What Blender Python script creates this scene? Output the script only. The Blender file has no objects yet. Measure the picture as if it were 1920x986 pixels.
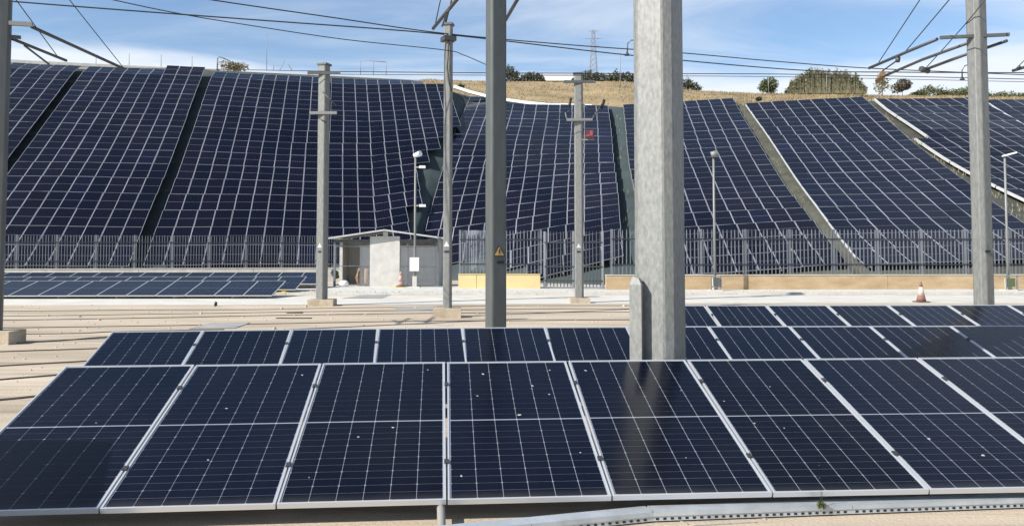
import bpy, math, random
from mathutils import Vector, Matrix, noise
random.seed(7)
R = math.radians
C = bpy.context.scene.collection

# ------------------------------------------------------------------ camera
F_PX, PITCH, HOR, CAM_H = 1567.0, R(2.83), 473.0, 1.7
CY = HOR - F_PX * math.tan(PITCH)
cam = bpy.data.cameras.new('camera'); cam_o = bpy.data.objects.new('camera', cam); C.objects.link(cam_o)
cam.sensor_width = 36.0; cam.lens = F_PX / 1920 * 36; cam.shift_y = -(493 - CY) / 1920
cam.clip_start = 0.05; cam.clip_end = 3000
cam_o.location = (0, 0, CAM_H); cam_o.rotation_euler = (R(90) + PITCH, 0, 0)
bpy.context.scene.camera = cam_o

# ------------------------------------------------------------------ sky, sun, exposure
SUN_EL = R(36); HEAD = Vector((0.865, 0.502, 0)).normalized()
sc = bpy.context.scene
sc.view_settings.view_transform = 'Standard'; sc.view_settings.look = 'None'
sc.view_settings.exposure = 0.52; sc.view_settings.gamma = 1
world = bpy.data.worlds.new('World'); sc.world = world; world.use_nodes = True
wn, wl = world.node_tree.nodes, world.node_tree.links
wn.clear()
w_out = wn.new('ShaderNodeOutputWorld'); w_bg = wn.new('ShaderNodeBackground')
w_bg.inputs['Strength'].default_value = 0.112
sky = wn.new('ShaderNodeTexSky'); sky.sky_type = 'NISHITA'; sky.sun_disc = False
sky.sun_elevation = SUN_EL; sky.sun_rotation = math.atan2(-HEAD.x, -HEAD.y)
sky.altitude = 50; sky.air_density = 1.0; sky.dust_density = 0.25; sky.ozone_density = 3.2
def wmath(op, a, b=None, c=None):
    n = wn.new('ShaderNodeMath'); n.operation = op
    for i, v in enumerate((a, b, c)):
        if v is None: continue
        if isinstance(v, (int, float)): n.inputs[i].default_value = v
        else: wl.new(v, n.inputs[i])
    return n.outputs[0]
def wsmooth(v, lo, hi):
    n = wn.new('ShaderNodeMapRange'); n.interpolation_type = 'SMOOTHSTEP'
    wl.new(v, n.inputs[0]); n.inputs[1].default_value = lo; n.inputs[2].default_value = hi
    return n.outputs[0]
tc = wn.new('ShaderNodeTexCoord'); sep = wn.new('ShaderNodeSeparateXYZ'); wl.new(tc.outputs['Generated'], sep.inputs[0])
zc = wmath('ADD', wmath('MAXIMUM', sep.outputs[2], 0.0), 0.12)
comb = wn.new('ShaderNodeCombineXYZ')
wl.new(wmath('DIVIDE', sep.outputs[0], zc), comb.inputs[0]); wl.new(wmath('DIVIDE', sep.outputs[1], zc), comb.inputs[1])
mp = wn.new('ShaderNodeMapping'); mp.inputs['Rotation'].default_value = (0, 0, 0.5); mp.inputs['Scale'].default_value = (0.55, 1.3, 1)
wl.new(comb.outputs[0], mp.inputs[0])
cn = wn.new('ShaderNodeTexNoise'); cn.inputs['Scale'].default_value = 1.3; cn.inputs['Detail'].default_value = 7; cn.inputs['Roughness'].default_value = 0.6; cn.inputs['Distortion'].default_value = 0.6
wl.new(mp.outputs[0], cn.inputs['Vector'])
cirrus = wmath('MULTIPLY', wsmooth(cn.outputs['Fac'], 0.36, 0.76), 0.62)
# cloud bank lying low above the horizon, its upper edge uneven
bn = wn.new('ShaderNodeTexNoise'); bn.inputs['Scale'].default_value = 4.0; bn.inputs['Detail'].default_value = 6
bm_ = wn.new('ShaderNodeMapping'); bm_.inputs['Scale'].default_value = (1, 1, 5); wl.new(tc.outputs['Generated'], bm_.inputs[0]); wl.new(bm_.outputs[0], bn.inputs['Vector'])
zz = wmath('ADD', sep.outputs[2], wmath('MULTIPLY', wmath('SUBTRACT', bn.outputs['Fac'], 0.5), 0.10))
bank = wmath('MULTIPLY', wsmooth(wmath('MULTIPLY', zz, -1.0), -0.226, -0.19), 0.95)
cloud = wmath('MAXIMUM', cirrus, bank)
mixc = wn.new('ShaderNodeMix'); mixc.data_type = 'RGBA'
wl.new(cloud, mixc.inputs['Factor']); wl.new(sky.outputs[0], mixc.inputs['A']); mixc.inputs['B'].default_value = (5.7, 6.1, 6.6, 1)
wl.new(mixc.outputs['Result'], w_bg.inputs[0]); wl.new(w_bg.outputs[0], w_out.inputs[0])

sun = bpy.data.lights.new('sun', 'SUN'); sun_o = bpy.data.objects.new('sun', sun); C.objects.link(sun_o)
sun.energy = 5.0; sun.angle = R(0.5); sun.color = (1.0, 0.95, 0.87)
LDIR = Vector((HEAD.x * math.cos(SUN_EL), HEAD.y * math.cos(SUN_EL), -math.sin(SUN_EL)))
sun_o.rotation_euler = LDIR.to_track_quat('-Z', 'Y').to_euler(); sun_o.location = (-30, -20, 40)

# ------------------------------------------------------------------ placing helpers (survey of the place)
def ray(px, py):
    a = (px - 960) / F_PX; b = (CY - py) / F_PX
    v = Vector((a, math.cos(PITCH) - b * math.sin(PITCH), math.sin(PITCH) + b * math.cos(PITCH)))
    return v / v.y
def at(px, py, depth): return Vector((0, 0, CAM_H)) + ray(px, py) * depth
def atz(px, py, z=0.0):
    v = ray(px, py); return Vector((0, 0, CAM_H)) + v * ((z - CAM_H) / v.z)

# ------------------------------------------------------------------ materials
MATS = {}
def mat(name, col, rough=0.6, metal=0.0, var=0.0, scale=4.0, detail=5, bump=0.0, bscale=None, spec=0.5, col2=None, stretch=None, rnd=0.0):
    if name in MATS: return MATS[name]
    m = bpy.data.materials.new(name); m.use_nodes = True; MATS[name] = m
    n, l = m.node_tree.nodes, m.node_tree.links
    b = n['Principled BSDF']
    b.inputs['Roughness'].default_value = rough; b.inputs['Metallic'].default_value = metal; b.inputs['Specular IOR Level'].default_value = spec
    b.inputs['Base Color'].default_value = (*col, 1)
    out = None
    if var or col2 or bump or rnd:
        t = n.new('ShaderNodeTexCoord'); mpn = n.new('ShaderNodeMapping'); l.new(t.outputs['Object'], mpn.inputs[0])
        if stretch: mpn.inputs['Scale'].default_value = stretch
    if var or col2:
        ns = n.new('ShaderNodeTexNoise'); ns.inputs['Scale'].default_value = scale; ns.inputs['Detail'].default_value = detail; ns.inputs['Roughness'].default_value = 0.62
        l.new(mpn.outputs[0], ns.inputs['Vector'])
        rp = n.new('ShaderNodeValToRGB'); rp.color_ramp.elements[0].position = 0.32; rp.color_ramp.elements[1].position = 0.68
        c2 = col2 or tuple(min(1, c * (1 + var)) for c in col); c1 = col if col2 else tuple(c * (1 - var) for c in col)
        rp.color_ramp.elements[0].color = (*c1, 1); rp.color_ramp.elements[1].color = (*c2, 1)
        l.new(ns.outputs['Fac'], rp.inputs[0]); out = rp.outputs[0]
    if rnd:
        oi = n.new('ShaderNodeObjectInfo'); hs = n.new('ShaderNodeHueSaturation')
        mr = n.new('ShaderNodeMapRange'); mr.inputs[3].default_value = 1 - rnd; mr.inputs[4].default_value = 1 + rnd
        l.new(oi.outputs['Random'], mr.inputs[0]); l.new(mr.outputs[0], hs.inputs['Value'])
        if out: l.new(out, hs.inputs['Color'])
        else: hs.inputs['Color'].default_value = (*col, 1)
        out = hs.outputs[0]
    if out: l.new(out, b.inputs['Base Color'])
    if bump:
        nb = n.new('ShaderNodeTexNoise'); nb.inputs['Scale'].default_value = bscale or scale * 6; nb.inputs['Detail'].default_value = 4
        l.new(mpn.outputs[0], nb.inputs['Vector'])
        bp = n.new('ShaderNodeBump'); bp.inputs['Strength'].default_value = bump; bp.inputs['Distance'].default_value = 0.02
        l.new(nb.outputs['Fac'], bp.inputs['Height']); l.new(bp.outputs[0], b.inputs['Normal'])
    return m

def pale_slab():
    m = mat('paved_ground', (0.50, 0.395, 0.27), 0.85, var=0.0, bump=0.35, bscale=30)
    n, l = m.node_tree.nodes, m.node_tree.links; b = n['Principled BSDF']
    t = n.new('ShaderNodeTexCoord')
    a = n.new('ShaderNodeTexNoise'); a.inputs['Scale'].default_value = 0.35; a.inputs['Detail'].default_value = 8; a.inputs['Roughness'].default_value = 0.65
    mp2 = n.new('ShaderNodeMapping'); mp2.inputs['Scale'].default_value = (0.5, 1.7, 1); mp2.inputs['Rotation'].default_value = (0, 0, -0.12)
    l.new(t.outputs['Object'], mp2.inputs[0]); l.new(mp2.outputs[0], a.inputs['Vector'])
    r = n.new('ShaderNodeValToRGB'); r.color_ramp.elements[0].position = 0.33; r.color_ramp.elements[1].position = 0.66
    r.color_ramp.elements[0].color = (0.42, 0.345, 0.25, 1); r.color_ramp.elements[1].color = (0.60, 0.505, 0.385, 1)
    l.new(a.outputs['Fac'], r.inputs[0])
    g = n.new('ShaderNodeTexNoise'); g.inputs['Scale'].default_value = 60; g.inputs['Detail'].default_value = 3
    l.new(t.outputs['Object'], g.inputs['Vector'])
    mx = n.new('ShaderNodeMix'); mx.data_type = 'RGBA'; mx.blend_type = 'MULTIPLY'; mx.inputs['Factor'].default_value = 0.45
    r2 = n.new('ShaderNodeValToRGB'); r2.color_ramp.elements[0].position = 0.25; r2.color_ramp.elements[0].color = (0.45, 0.42, 0.38, 1); r2.color_ramp.elements[1].position = 0.6
    l.new(g.outputs['Fac'], r2.inputs[0]); l.new(r.outputs[0], mx.inputs['A']); l.new(r2.outputs[0], mx.inputs['B'])
    st = n.new('ShaderNodeTexNoise'); st.inputs['Scale'].default_value = 1.0; st.inputs['Detail'].default_value = 7; st.inputs['Roughness'].default_value = 0.7
    mp3 = n.new('ShaderNodeMapping'); mp3.inputs['Scale'].default_value = (0.16, 1.9, 1); mp3.inputs['Rotation'].default_value = (0, 0, -0.1)
    l.new(t.outputs['Object'], mp3.inputs[0]); l.new(mp3.outputs[0], st.inputs['Vector'])
    r3 = n.new('ShaderNodeValToRGB'); r3.color_ramp.elements[0].position = 0.30; r3.color_ramp.elements[0].color = (0.42, 0.40, 0.39, 1); r3.color_ramp.elements[1].position = 0.52
    l.new(st.outputs['Fac'], r3.inputs[0])
    mx3 = n.new('ShaderNodeMix'); mx3.data_type = 'RGBA'; mx3.blend_type = 'MULTIPLY'; mx3.inputs['Factor'].default_value = 0.75
    l.new(mx.outputs['Result'], mx3.inputs['A']); l.new(r3.outputs[0], mx3.inputs['B']); l.new(mx3.outputs['Result'], b.inputs['Base Color'])
    return m
M_GROUND = pale_slab()
M_ROAD = mat('road_concrete', (0.56, 0.535, 0.475), 0.85, var=0.12, scale=0.8, bump=0.2, bscale=25)
M_SLAB = mat('dark_yard_grey', (0.30, 0.29, 0.27), 0.9, var=0.2, scale=1.5, bump=0.3, bscale=30)  # dark grey of the painted shadow patches on the yard and the paving joints
M_ALU = mat('aluminium_frame', (0.62, 0.635, 0.65), 0.42, 0.5)
M_ALU_FAR = mat('aluminium_frame_far', (0.31, 0.325, 0.36), 0.55, 0.2, rnd=0.2)
M_CELL = mat('solar_cell', (0.0010, 0.0022, 0.0085), 0.13, rnd=0.35, spec=0.17)
def dust_cells(m):
    n, l = m.node_tree.nodes, m.node_tree.links; b = n['Principled BSDF']; src = b.inputs['Base Color'].links[0].from_socket
    t = n.new('ShaderNodeTexCoord'); oi = n.new('ShaderNodeObjectInfo'); ad = n.new('ShaderNodeVectorMath'); l.new(t.outputs['Object'], ad.inputs[0])
    sc_ = n.new('ShaderNodeVectorMath'); sc_.operation = 'SCALE'; sc_.inputs['Scale'].default_value = 0.05; l.new(oi.outputs['Location'], sc_.inputs[0]); l.new(sc_.outputs[0], ad.inputs[1])
    a = n.new('ShaderNodeTexNoise'); a.inputs['Scale'].default_value = 2.2; a.inputs['Detail'].default_value = 8; a.inputs['Roughness'].default_value = 0.72; l.new(oi.outputs['Location'], ad.inputs[1]); l.new(ad.outputs[0], a.inputs['Vector'])
    f1 = n.new('ShaderNodeMapRange'); f1.inputs[1].default_value = 0.42; f1.inputs[2].default_value = 0.75; f1.inputs[4].default_value = 0.04; l.new(a.outputs['Fac'], f1.inputs[0])
    sp = n.new('ShaderNodeSeparateXYZ'); l.new(t.outputs['Object'], sp.inputs[0])
    f2 = n.new('ShaderNodeMapRange'); f2.inputs[1].default_value = 0.10; f2.inputs[2].default_value = 0.015; f2.inputs[3].default_value = 0.0; f2.inputs[4].default_value = 0.55; l.new(sp.outputs[1], f2.inputs[0])
    mu = n.new('ShaderNodeMath'); mu.operation = 'MULTIPLY'; l.new(f2.outputs[0], mu.inputs[0]); l.new(a.outputs['Fac'], mu.inputs[1])
    su = n.new('ShaderNodeMath'); su.operation = 'ADD'; l.new(f1.outputs[0], su.inputs[0]); l.new(mu.outputs[0], su.inputs[1])
    mx = n.new('ShaderNodeMix'); mx.data_type = 'RGBA'; l.new(su.outputs[0], mx.inputs['Factor']); l.new(src, mx.inputs['A']); mx.inputs['B'].default_value = (0.085, 0.08, 0.07, 1)
    l.new(mx.outputs['Result'], b.inputs['Base Color'])
    rr = n.new('ShaderNodeMapRange'); rr.inputs[2].default_value = 0.3; rr.inputs[3].default_value = 0.17; rr.inputs[4].default_value = 0.40; l.new(su.outputs[0], rr.inputs[0]); l.new(rr.outputs[0], b.inputs['Roughness'])
dust_cells(M_CELL)
M_BACK = mat('cell_gap_backsheet', (0.27, 0.295, 0.33), 0.14, spec=0.17, var=0.0)
M_UNDER = mat('panel_underside', (0.5, 0.5, 0.5), 0.7)
M_CLAMP = mat('dark_clamp', (0.06, 0.06, 0.065), 0.5, 0.4)
M_GALV = mat('galvanised_steel', (0.175, 0.182, 0.174), 0.58, 0.25, col2=(0.285, 0.29, 0.275), scale=34, detail=9, stretch=(1, 1, 0.4), bump=0.08, bscale=60)
M_GALV_D = mat('weathered_steel', (0.092, 0.102, 0.102), 0.55, 0.25, var=0.14, scale=7, stretch=(1, 1, 0.25))
M_GALV2 = mat('dull_galvanised_steel', (0.15, 0.156, 0.15), 0.6, 0.25, col2=(0.225, 0.23, 0.22), scale=20, detail=8, stretch=(1, 1, 0.3))
M_TUBE = mat('dark_steel_tube', (0.07, 0.075, 0.08), 0.5, 0.3)
M_WIRE = mat('wire', (0.035, 0.037, 0.04), 0.55, 0.3)
M_PALE = mat('fence_galvanised', (0.165, 0.178, 0.20), 0.5, 0.25, var=0.1, scale=2.0, rnd=0.15)
M_FRAIL = mat('fence_rail_steel', (0.03, 0.036, 0.045), 0.55, 0.3)
M_WALL = mat('ochre_wall', (0.36, 0.255, 0.145), 0.9, col2=(0.49, 0.37, 0.225), scale=1.2, stretch=(1, 1, 2.5), bump=0.3, bscale=25)
M_YWALL = mat('yellow_wall', (0.60, 0.49, 0.25), 0.9, var=0.06, scale=1.5, bump=0.2, bscale=25)
M_CONC = mat('concrete', (0.52, 0.51, 0.47), 0.9, var=0.14, scale=2.2, bump=0.3, bscale=25)
M_BLOCK = mat('stained_concrete_block', (0.33, 0.265, 0.185), 0.9, col2=(0.50, 0.43, 0.32), scale=3.5, bump=0.3)
M_TARP = mat('green_geotextile', (0.032, 0.048, 0.049), 0.8, var=0.25, scale=0.6, bump=0.5, bscale=3)
M_EARTH = mat('grey_earth', (0.062, 0.064, 0.05), 0.95, var=0.3, scale=1.2, bump=0.6, bscale=6)
M_HILL = mat('dry_hill', (0.18, 0.135, 0.07), 0.95, col2=(0.38, 0.285, 0.15), scale=0.2, detail=9, bump=0.8, bscale=3)
M_STRAW = mat('dry_grass', (0.16, 0.122, 0.065), 0.9, col2=(0.37, 0.28, 0.15), scale=0.16, detail=10)
M_LEAF = mat('leaf_olive', (0.060, 0.080, 0.028), 0.7, col2=(0.115, 0.135, 0.05), scale=0.8)
M_LEAF_D = mat('leaf_dark', (0.040, 0.050, 0.028), 0.75, col2=(0.085, 0.092, 0.052), scale=0.8)
M_LEAF_P = mat('leaf_pale', (0.17, 0.16, 0.09), 0.8, col2=(0.30, 0.27, 0.17), scale=0.6)
M_BARK = mat('bark', (0.10, 0.075, 0.05), 0.9, var=0.2)
M_WHITE = mat('white_paint', (0.78, 0.78, 0.76), 0.5, var=0.04)
M_ROOF = mat('roof_sheet', (0.48, 0.49, 0.49), 0.5, 0.2, var=0.12, scale=3)
M_RED = mat('red_paint', (0.14, 0.018, 0.028), 0.6)
M_CONE = mat('faded_orange', (0.22, 0.105, 0.08), 0.75, var=0.2, scale=8)
M_RUST = mat('rubber_base', (0.10, 0.07, 0.06), 0.8)
M_YEL = mat('sign_yellow', (0.55, 0.34, 0.12), 0.6)
M_BLK = mat('black', (0.012, 0.012, 0.013), 0.6)
M_RAIL = mat('tram_rail_steel', (0.06, 0.049, 0.038), 0.6, 0.3, var=0.3, scale=6)
M_MESHW = mat('wire_mesh', (0.40, 0.42, 0.44), 0.5, 0.3)
M_BROWN = mat('brown_clutter', (0.20, 0.125, 0.065), 0.85, var=0.3, scale=6)
M_YSPOT = mat('yellow_paint', (0.70, 0.50, 0.04), 0.6)

def far_glass():
    m = bpy.data.materials.new('solar_glass'); m.use_nodes = True
    n, l = m.node_tree.nodes, m.node_tree.links; b = n['Principled BSDF']
    b.inputs['Roughness'].default_value = 0.16; b.inputs['Specular IOR Level'].default_value = 0.11
    uv = n.new('ShaderNodeUVMap'); sp = n.new('ShaderNodeSeparateXYZ'); l.new(uv.outputs[0], sp.inputs[0])
    def line(v, cnt, w):
        a = n.new('ShaderNodeMath'); a.operation = 'MULTIPLY'; a.inputs[1].default_value = cnt; l.new(v, a.inputs[0])
        f = n.new('ShaderNodeMath'); f.operation = 'FRACT'; l.new(a.outputs[0], f.inputs[0])
        s = n.new('ShaderNodeMath'); s.operation = 'SUBTRACT'; s.inputs[1].default_value = 0.5; l.new(f.outputs[0], s.inputs[0])
        ab = n.new('ShaderNodeMath'); ab.operation = 'ABSOLUTE'; l.new(s.outputs[0], ab.inputs[0])
        g = n.new('ShaderNodeMath'); g.operation = 'GREATER_THAN'; g.inputs[1].default_value = 0.5 - w; l.new(ab.outputs[0], g.inputs[0])
        return g.outputs[0]
    lx = line(sp.outputs[0], 6, 0.028); ly = line(sp.outputs[1], 24, 0.02)
    mxm = n.new('ShaderNodeMath'); mxm.operation = 'MAXIMUM'; l.new(lx, mxm.inputs[0]); l.new(ly, mxm.inputs[1])
    oi = n.new('ShaderNodeObjectInfo'); rp = n.new('ShaderNodeValToRGB')
    e = rp.color_ramp.elements; e[0].color = (0.0008, 0.0016, 0.0075, 1); e[1].color = (0.0026, 0.0040, 0.0160, 1)
    e2 = e.new(0.5); e2.color = (0.0018, 0.0022, 0.0070, 1); e3 = e.new(0.93); e3.color = (0.0040, 0.0032, 0.010, 1)
    l.new(oi.outputs['Random'], rp.inputs[0])
    mx = n.new('ShaderNodeMix'); mx.data_type = 'RGBA'; l.new(mxm.outputs[0], mx.inputs['Factor']); l.new(rp.outputs[0], mx.inputs['A'])
    mx.inputs['B'].default_value = (0.016, 0.018, 0.030, 1); l.new(mx.outputs['Result'], b.inputs['Base Color'])
    return m
M_GLASS_FAR = far_glass()
M_RAILW = mat('edge_rail_zinc', (0.56, 0.57, 0.56), 0.5, 0.2, var=0.1)

# ------------------------------------------------------------------ mesh helpers
class MB:
    def __init__(s): s.v, s.f, s.m, s.sm = [], [], [], []
    def add(s, vs, fs, mi=0, smooth=False):
        o = len(s.v); s.v += [Vector(p) for p in vs]; s.f += [tuple(i + o for i in f) for f in fs]; s.m += [mi] * len(fs); s.sm += [smooth] * len(fs); return s
    def box(s, c, size, rz=0.0, mi=0, axes=None):
        c = Vector(c); hx, hy, hz = (k / 2 for k in size)
        if axes is None: axes = (Vector((math.cos(rz), math.sin(rz), 0)), Vector((-math.sin(rz), math.cos(rz), 0)), Vector((0, 0, 1)))
        X, Y, Z = axes
        vs = [c + X * (hx * a) + Y * (hy * b) + Z * (hz * d) for d in (-1, 1) for b in (-1, 1) for a in (-1, 1)]
        return s.add(vs, [(0, 2, 3, 1), (4, 5, 7, 6), (0, 1, 5, 4), (2, 6, 7, 3), (0, 4, 6, 2), (1, 3, 7, 5)], mi)
    def beam(s, p, q, w, h, mi=0, up=(0, 0, 1)):
        p, q = Vector(p), Vector(q); d = q - p; L = d.length; X = d / L; up = Vector(up)
        if abs(X.dot(up)) > 0.98: up = Vector((0, 1, 0))
        Y = up.cross(X).normalized(); Z = X.cross(Y)
        return s.box((p + q) / 2, (L, w, h), mi=mi, axes=(X, Y, Z))
    def tube(s, pts, r, n=6, mi=0, caps=True):
        pts = [Vector(p) for p in pts]; rs = r if isinstance(r, (list, tuple)) else [r] * len(pts)
        vs, fs = [], []
        for i, p in enumerate(pts):
            d = (pts[min(i + 1, len(pts) - 1)] - pts[max(i - 1, 0)]).normalized()
            a = Vector((0, 0, 1)) if abs(d.z) < 0.9 else Vector((1, 0, 0))
            X = d.cross(a).normalized(); Y = d.cross(X)
            for k in range(n):
                t = 2 * math.pi * k / n; vs.append(p + (X * math.cos(t) + Y * math.sin(t)) * rs[i])
        for i in range(len(pts) - 1):
            for k in range(n):
                fs.append((i * n + k, i * n + (k + 1) % n, (i + 1) * n + (k + 1) % n, (i + 1) * n + k))
        o = len(s.v); s.add(vs, fs, mi, True)
        if caps:
            s.f += [tuple(o + k for k in range(n - 1, -1, -1)), tuple(o + (len(pts) - 1) * n + k for k in range(n))]; s.m += [mi] * 2; s.sm += [False] * 2
        return s
    def prism(s, poly, z0, z1, c=(0, 0), rz=0.0, top=1.0, mi=0):
        n = len(poly); cs, sn = math.cos(rz), math.sin(rz)
        vs = [(c[0] + (x * cs - y * sn) * k, c[1] + (x * sn + y * cs) * k, z) for z, k in ((z0, 1), (z1, top)) for x, y in poly]
        fs = [(i, (i + 1) % n, n + (i + 1) % n, n + i) for i in range(n)] + [tuple(range(n - 1, -1, -1)), tuple(range(n, 2 * n))]
        return s.add(vs, fs, mi)
    def mesh(s, name, mats, off=Vector((0, 0, 0))):
        me = bpy.data.meshes.new(name); me.from_pydata([tuple(p - off) for p in s.v], [], s.f)
        for m in (mats if isinstance(mats, (list, tuple)) else [mats]): me.materials.append(m)
        me.polygons.foreach_set('material_index', s.m); me.polygons.foreach_set('use_smooth', s.sm); me.update(); return me

def tag(o, label=None, cat=None, group=None, kind=None):
    if label: o['label'] = label
    if cat: o['category'] = cat
    if group: o['group'] = group
    if kind: o['kind'] = kind
    return o
class Thing:
    def __init__(s, name, loc, label, cat, group=None):
        s.loc = Vector(loc); s.o = bpy.data.objects.new(name, None); s.o.location = s.loc; s.o.empty_display_size = 0.2; C.objects.link(s.o)
        tag(s.o, label, cat, group)
    def part(s, name, mb, mats, parent=None, label=None, kind=None):
        me = mb if isinstance(mb, bpy.types.Mesh) else mb.mesh(name, mats, s.loc)
        o = bpy.data.objects.new(name, me); C.objects.link(o); o.parent = parent or s.o
        tag(o, label, None, None, kind); return o
def solo(name, mb, mats, label=None, cat=None, group=None, kind=None, origin=None):
    off = Vector(origin) if origin is not None else Vector((0, 0, 0))
    o = bpy.data.objects.new(name, mb.mesh(name, mats, off)); o.location = off; C.objects.link(o); return tag(o, label, cat, group, kind)

# ------------------------------------------------------------------ the embankment: survey of the panel fields
UPD = ray(640, -520).normalized(); CON = Vector((math.cos(R(13)), math.sin(R(13)), 0))
P0 = at(430, 426, 52.4)
RP = 2.125; T0 = -4.33; NR = 15
CREST = Vector((UPD.x, UPD.y, 0)).normalized() * math.cos(R(24)) + Vector((0, 0, math.sin(R(24))))
def slope_left(s, t): return P0 + CON * s + UPD * t
def warp(p):           # gentle unevenness of the slope
    a = noise.noise(Vector((p.x * .10, p.y * .13, 3.1))); b = noise.noise(Vector((p.x * .22, p.y * .26, 7.7))); c = noise.noise(Vector((p.x * .09, p.y * .16, 11.3)))
    return p + Vector((0.11 * c + 0.015 * b, 0, 0.14 * a + 0.015 * b))
def lag(pts, r):
    out = Vector((0, 0, 0))
    for i, (ri, p) in enumerate(pts):
        k = 1.0
        for j, (rj, _) in enumerate(pts):
            if j != i: k *= (r - rj) / (ri - rj)
        out += p * k
    return out
def plane_block(s0, s1, flat=False):
    def f(c, n, r):       # r: row lines counted from the top, 0..15
        ss = s0 + (s1 - s0) * c / n
        if r < 1 and not flat: return warp(slope_left(ss, T0 + RP * (NR - 1)) + CREST * (RP * (1 - r)))     # the crest rounds over
        return warp(slope_left(ss, T0 + RP * (NR - r)))
    return f
def fold_block(s0, w):
    def f(c, n, r):
        t = T0 + RP * (NR - r); k = max(0.0, min(1.0, t / 25.0))
        if r < 1: return warp(slope_left(s0 + w * c, T0 + RP * (NR - 1)) + CREST * (RP * (1 - r)) + Vector((0, 0, .04 * c - .01 * c * c)))
        return warp(slope_left(s0 + w * c, t) + Vector((0, 0, (0.205 * (1 - k) + 0.045 * k) * c)))
    return f
def survey_block(left, right):
    L = [(r, at(x, y, d)) for r, x, y, d in left]; Rr = [(r, at(x, y, d)) for r, x, y, d in right]
    def f(c, n, r):
        return warp(lag(L, r).lerp(lag(Rr, r), c / n))
    return f
fA = plane_block(-21.6, -15.22); fB = plane_block(-14.56, -4.95); fC = plane_block(-4.19, 5.36); fC2 = plane_block(5.95, 9.1)
fD = fold_block(9.1, 1.06)
fE = survey_block([(1, 876, 194, 76.3), (6, 844, 273, 66.2), (12, 797, 434, 56.0)], [(1, 1140, 199, 73.6), (6, 1149, 273, 62.6), (12, 1160, 386, 51.2)])
fF = survey_block([(0, 1169, 198, 73.0), (6, 1177, 284, 60.9), (13, 1201, 431, 48.0)], [(0, 1376, 185, 72.0), (6, 1425, 275, 60.0), (13, 1526, 416, 47.0)])
fG = survey_block([(0, 1398, 195, 69.6), (6, 1462, 290, 57.6), (12, 1553, 415, 45.6)], [(0, 1619, 183, 68.8), (6, 1728, 279.5, 56.6), (12, 1899, 404, 45.0)])
fH = survey_block([(0, 1640, 185, 71.6), (5, 1743, 261, 62.0), (11, 1953, 376, 51.0)], [(0, 1834, 184, 70.6), (5, 1967, 258, 61.2), (11, 2222, 371, 50.2)])
fI = survey_block([(0, 1845, 189, 70.5), (5, 1965, 261, 61.0), (11, 2190, 372, 50.4)], [(0, 1990, 188, 70.0), (5, 2135, 259, 60.6), (11, 2400, 370, 50.0)])

# ------------------------------------------------------------------ setting: ground, road, embankment, hill
def sheet(pts, z): return MB().add([(x, y, z) for x, y in pts], [tuple(range(len(pts)))])
solo('ground', sheet([(-700, -60), (700, -60), (700, 1200), (-700, 1200)], 0), M_GROUND, kind='structure')
rl = [(-60, 26.1), (-10, 26.9), (5, 27.9), (60, 28.4)]; rh = [(60, 33.6), (5, 33.2), (-10, 32.6), (-60, 31.2)]
solo('road', MB().add([(x, y, 0.006) for x, y in rl + rh], [tuple(range(8))]), M_ROAD, kind='structure')
solo('pavement', MB().box((0, 37.2, 0.03), (120, 7.4, 0.1), rz=0.012), M_CONC, kind='structure')
kb = MB()
for i in range(-28, 30): kb.box((i * 2.0, 33.55 + i * 0.024, 0.045), (1.985, 0.16, 0.11 + random.uniform(-.006, .006)), rz=0.012)
solo('kerb', kb, M_CONC, kind='structure')
# dark patches on the yard; the first two are shadows painted as flat sheets
for i, (pts, nm) in enumerate(((((735, 575), (815, 574), (836, 581), (748, 583)), 'dark_patch'), (((395, 606), (470, 605), (440, 616), (352, 617)), 'dark_patch'), (((640, 560), (690, 552), (735, 552), (716, 560)), 'dark_patch'))):
    q = [atz(x, y, 0) for x, y in pts]
    solo(nm, MB().add([(p.x, p.y, 0.012) for p in q], [(3, 2, 1, 0)]), M_SLAB, kind='structure')

NV = 26
def edge_line(f, c, n, r0, r1, drop=0.36):
    return [f(c(i / NV) if callable(c) else c, n, r0 + (r1 - r0) * i / NV) - Vector((0, 0, drop if drop < .5 else .32 + (drop - .32) * min(1, i / NV / .07))) for i in range(NV + 1)]
edges = [edge_line(plane_block(-60, -40), 0, 1, -0.3, 16.2, 0.95), edge_line(fA, 6, 6, -0.3, 16.2, 0.95), edge_line(fB, 0, 9, -0.3, 16.2, 0.95), edge_line(fB, 9, 9, -0.3, 16.2, 0.95), edge_line(fC, 0, 9, -0.2, 16.2, 0.95),
         edge_line(fC, 9, 9, -0.2, 16.2, 0.95), edge_line(fC2, 0, 3, -0.2, 16.2, 0.95), edge_line(fD, 0, 1, -0.2, 16.2, 0.8), edge_line(fD, lambda v: 7.3 - 5.4 * min(1, v * 1.15), 1, 0.4, 16.6, 0.6),
         edge_line(fE, 0, 12, -0.6, 15.2), edge_line(fE, 12, 12, 0.6, 17.5, 0.7), edge_line(fF, 0, 9, -0.3, 17), edge_line(fF, 9, 9, -0.3, 17), edge_line(fG, 0, 9, -0.3, 16.5), edge_line(fG, 9, 9, -0.3, 16.5),
         edge_line(fH, -1, 8, -0.3, 17), edge_line(fH, 8, 8, -0.3, 17), edge_line(fI, 0, 5, -0.3, 17), edge_line(fI, 40, 5, -0.3, 17)]
eb = MB(); NE = len(edges)
SUB = 4
cols = []
for i in range(NE - 1):
    for k in range(SUB):
        cols.append(([edges[i][j].lerp(edges[i + 1][j], k / SUB) for j in range(NV + 1)], 0 if i < 11 else 1))
cols.append((edges[-1], 1))
vs = [p + Vector((0, 0, 0.05 * noise.noise(p * 0.8))) for c, _ in cols for p in c]
for i in range(len(cols) - 1):
    b0 = i * (NV + 1); b1 = b0 + NV + 1
    eb.add([], [])
o0 = len(eb.v); eb.v += vs
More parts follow.
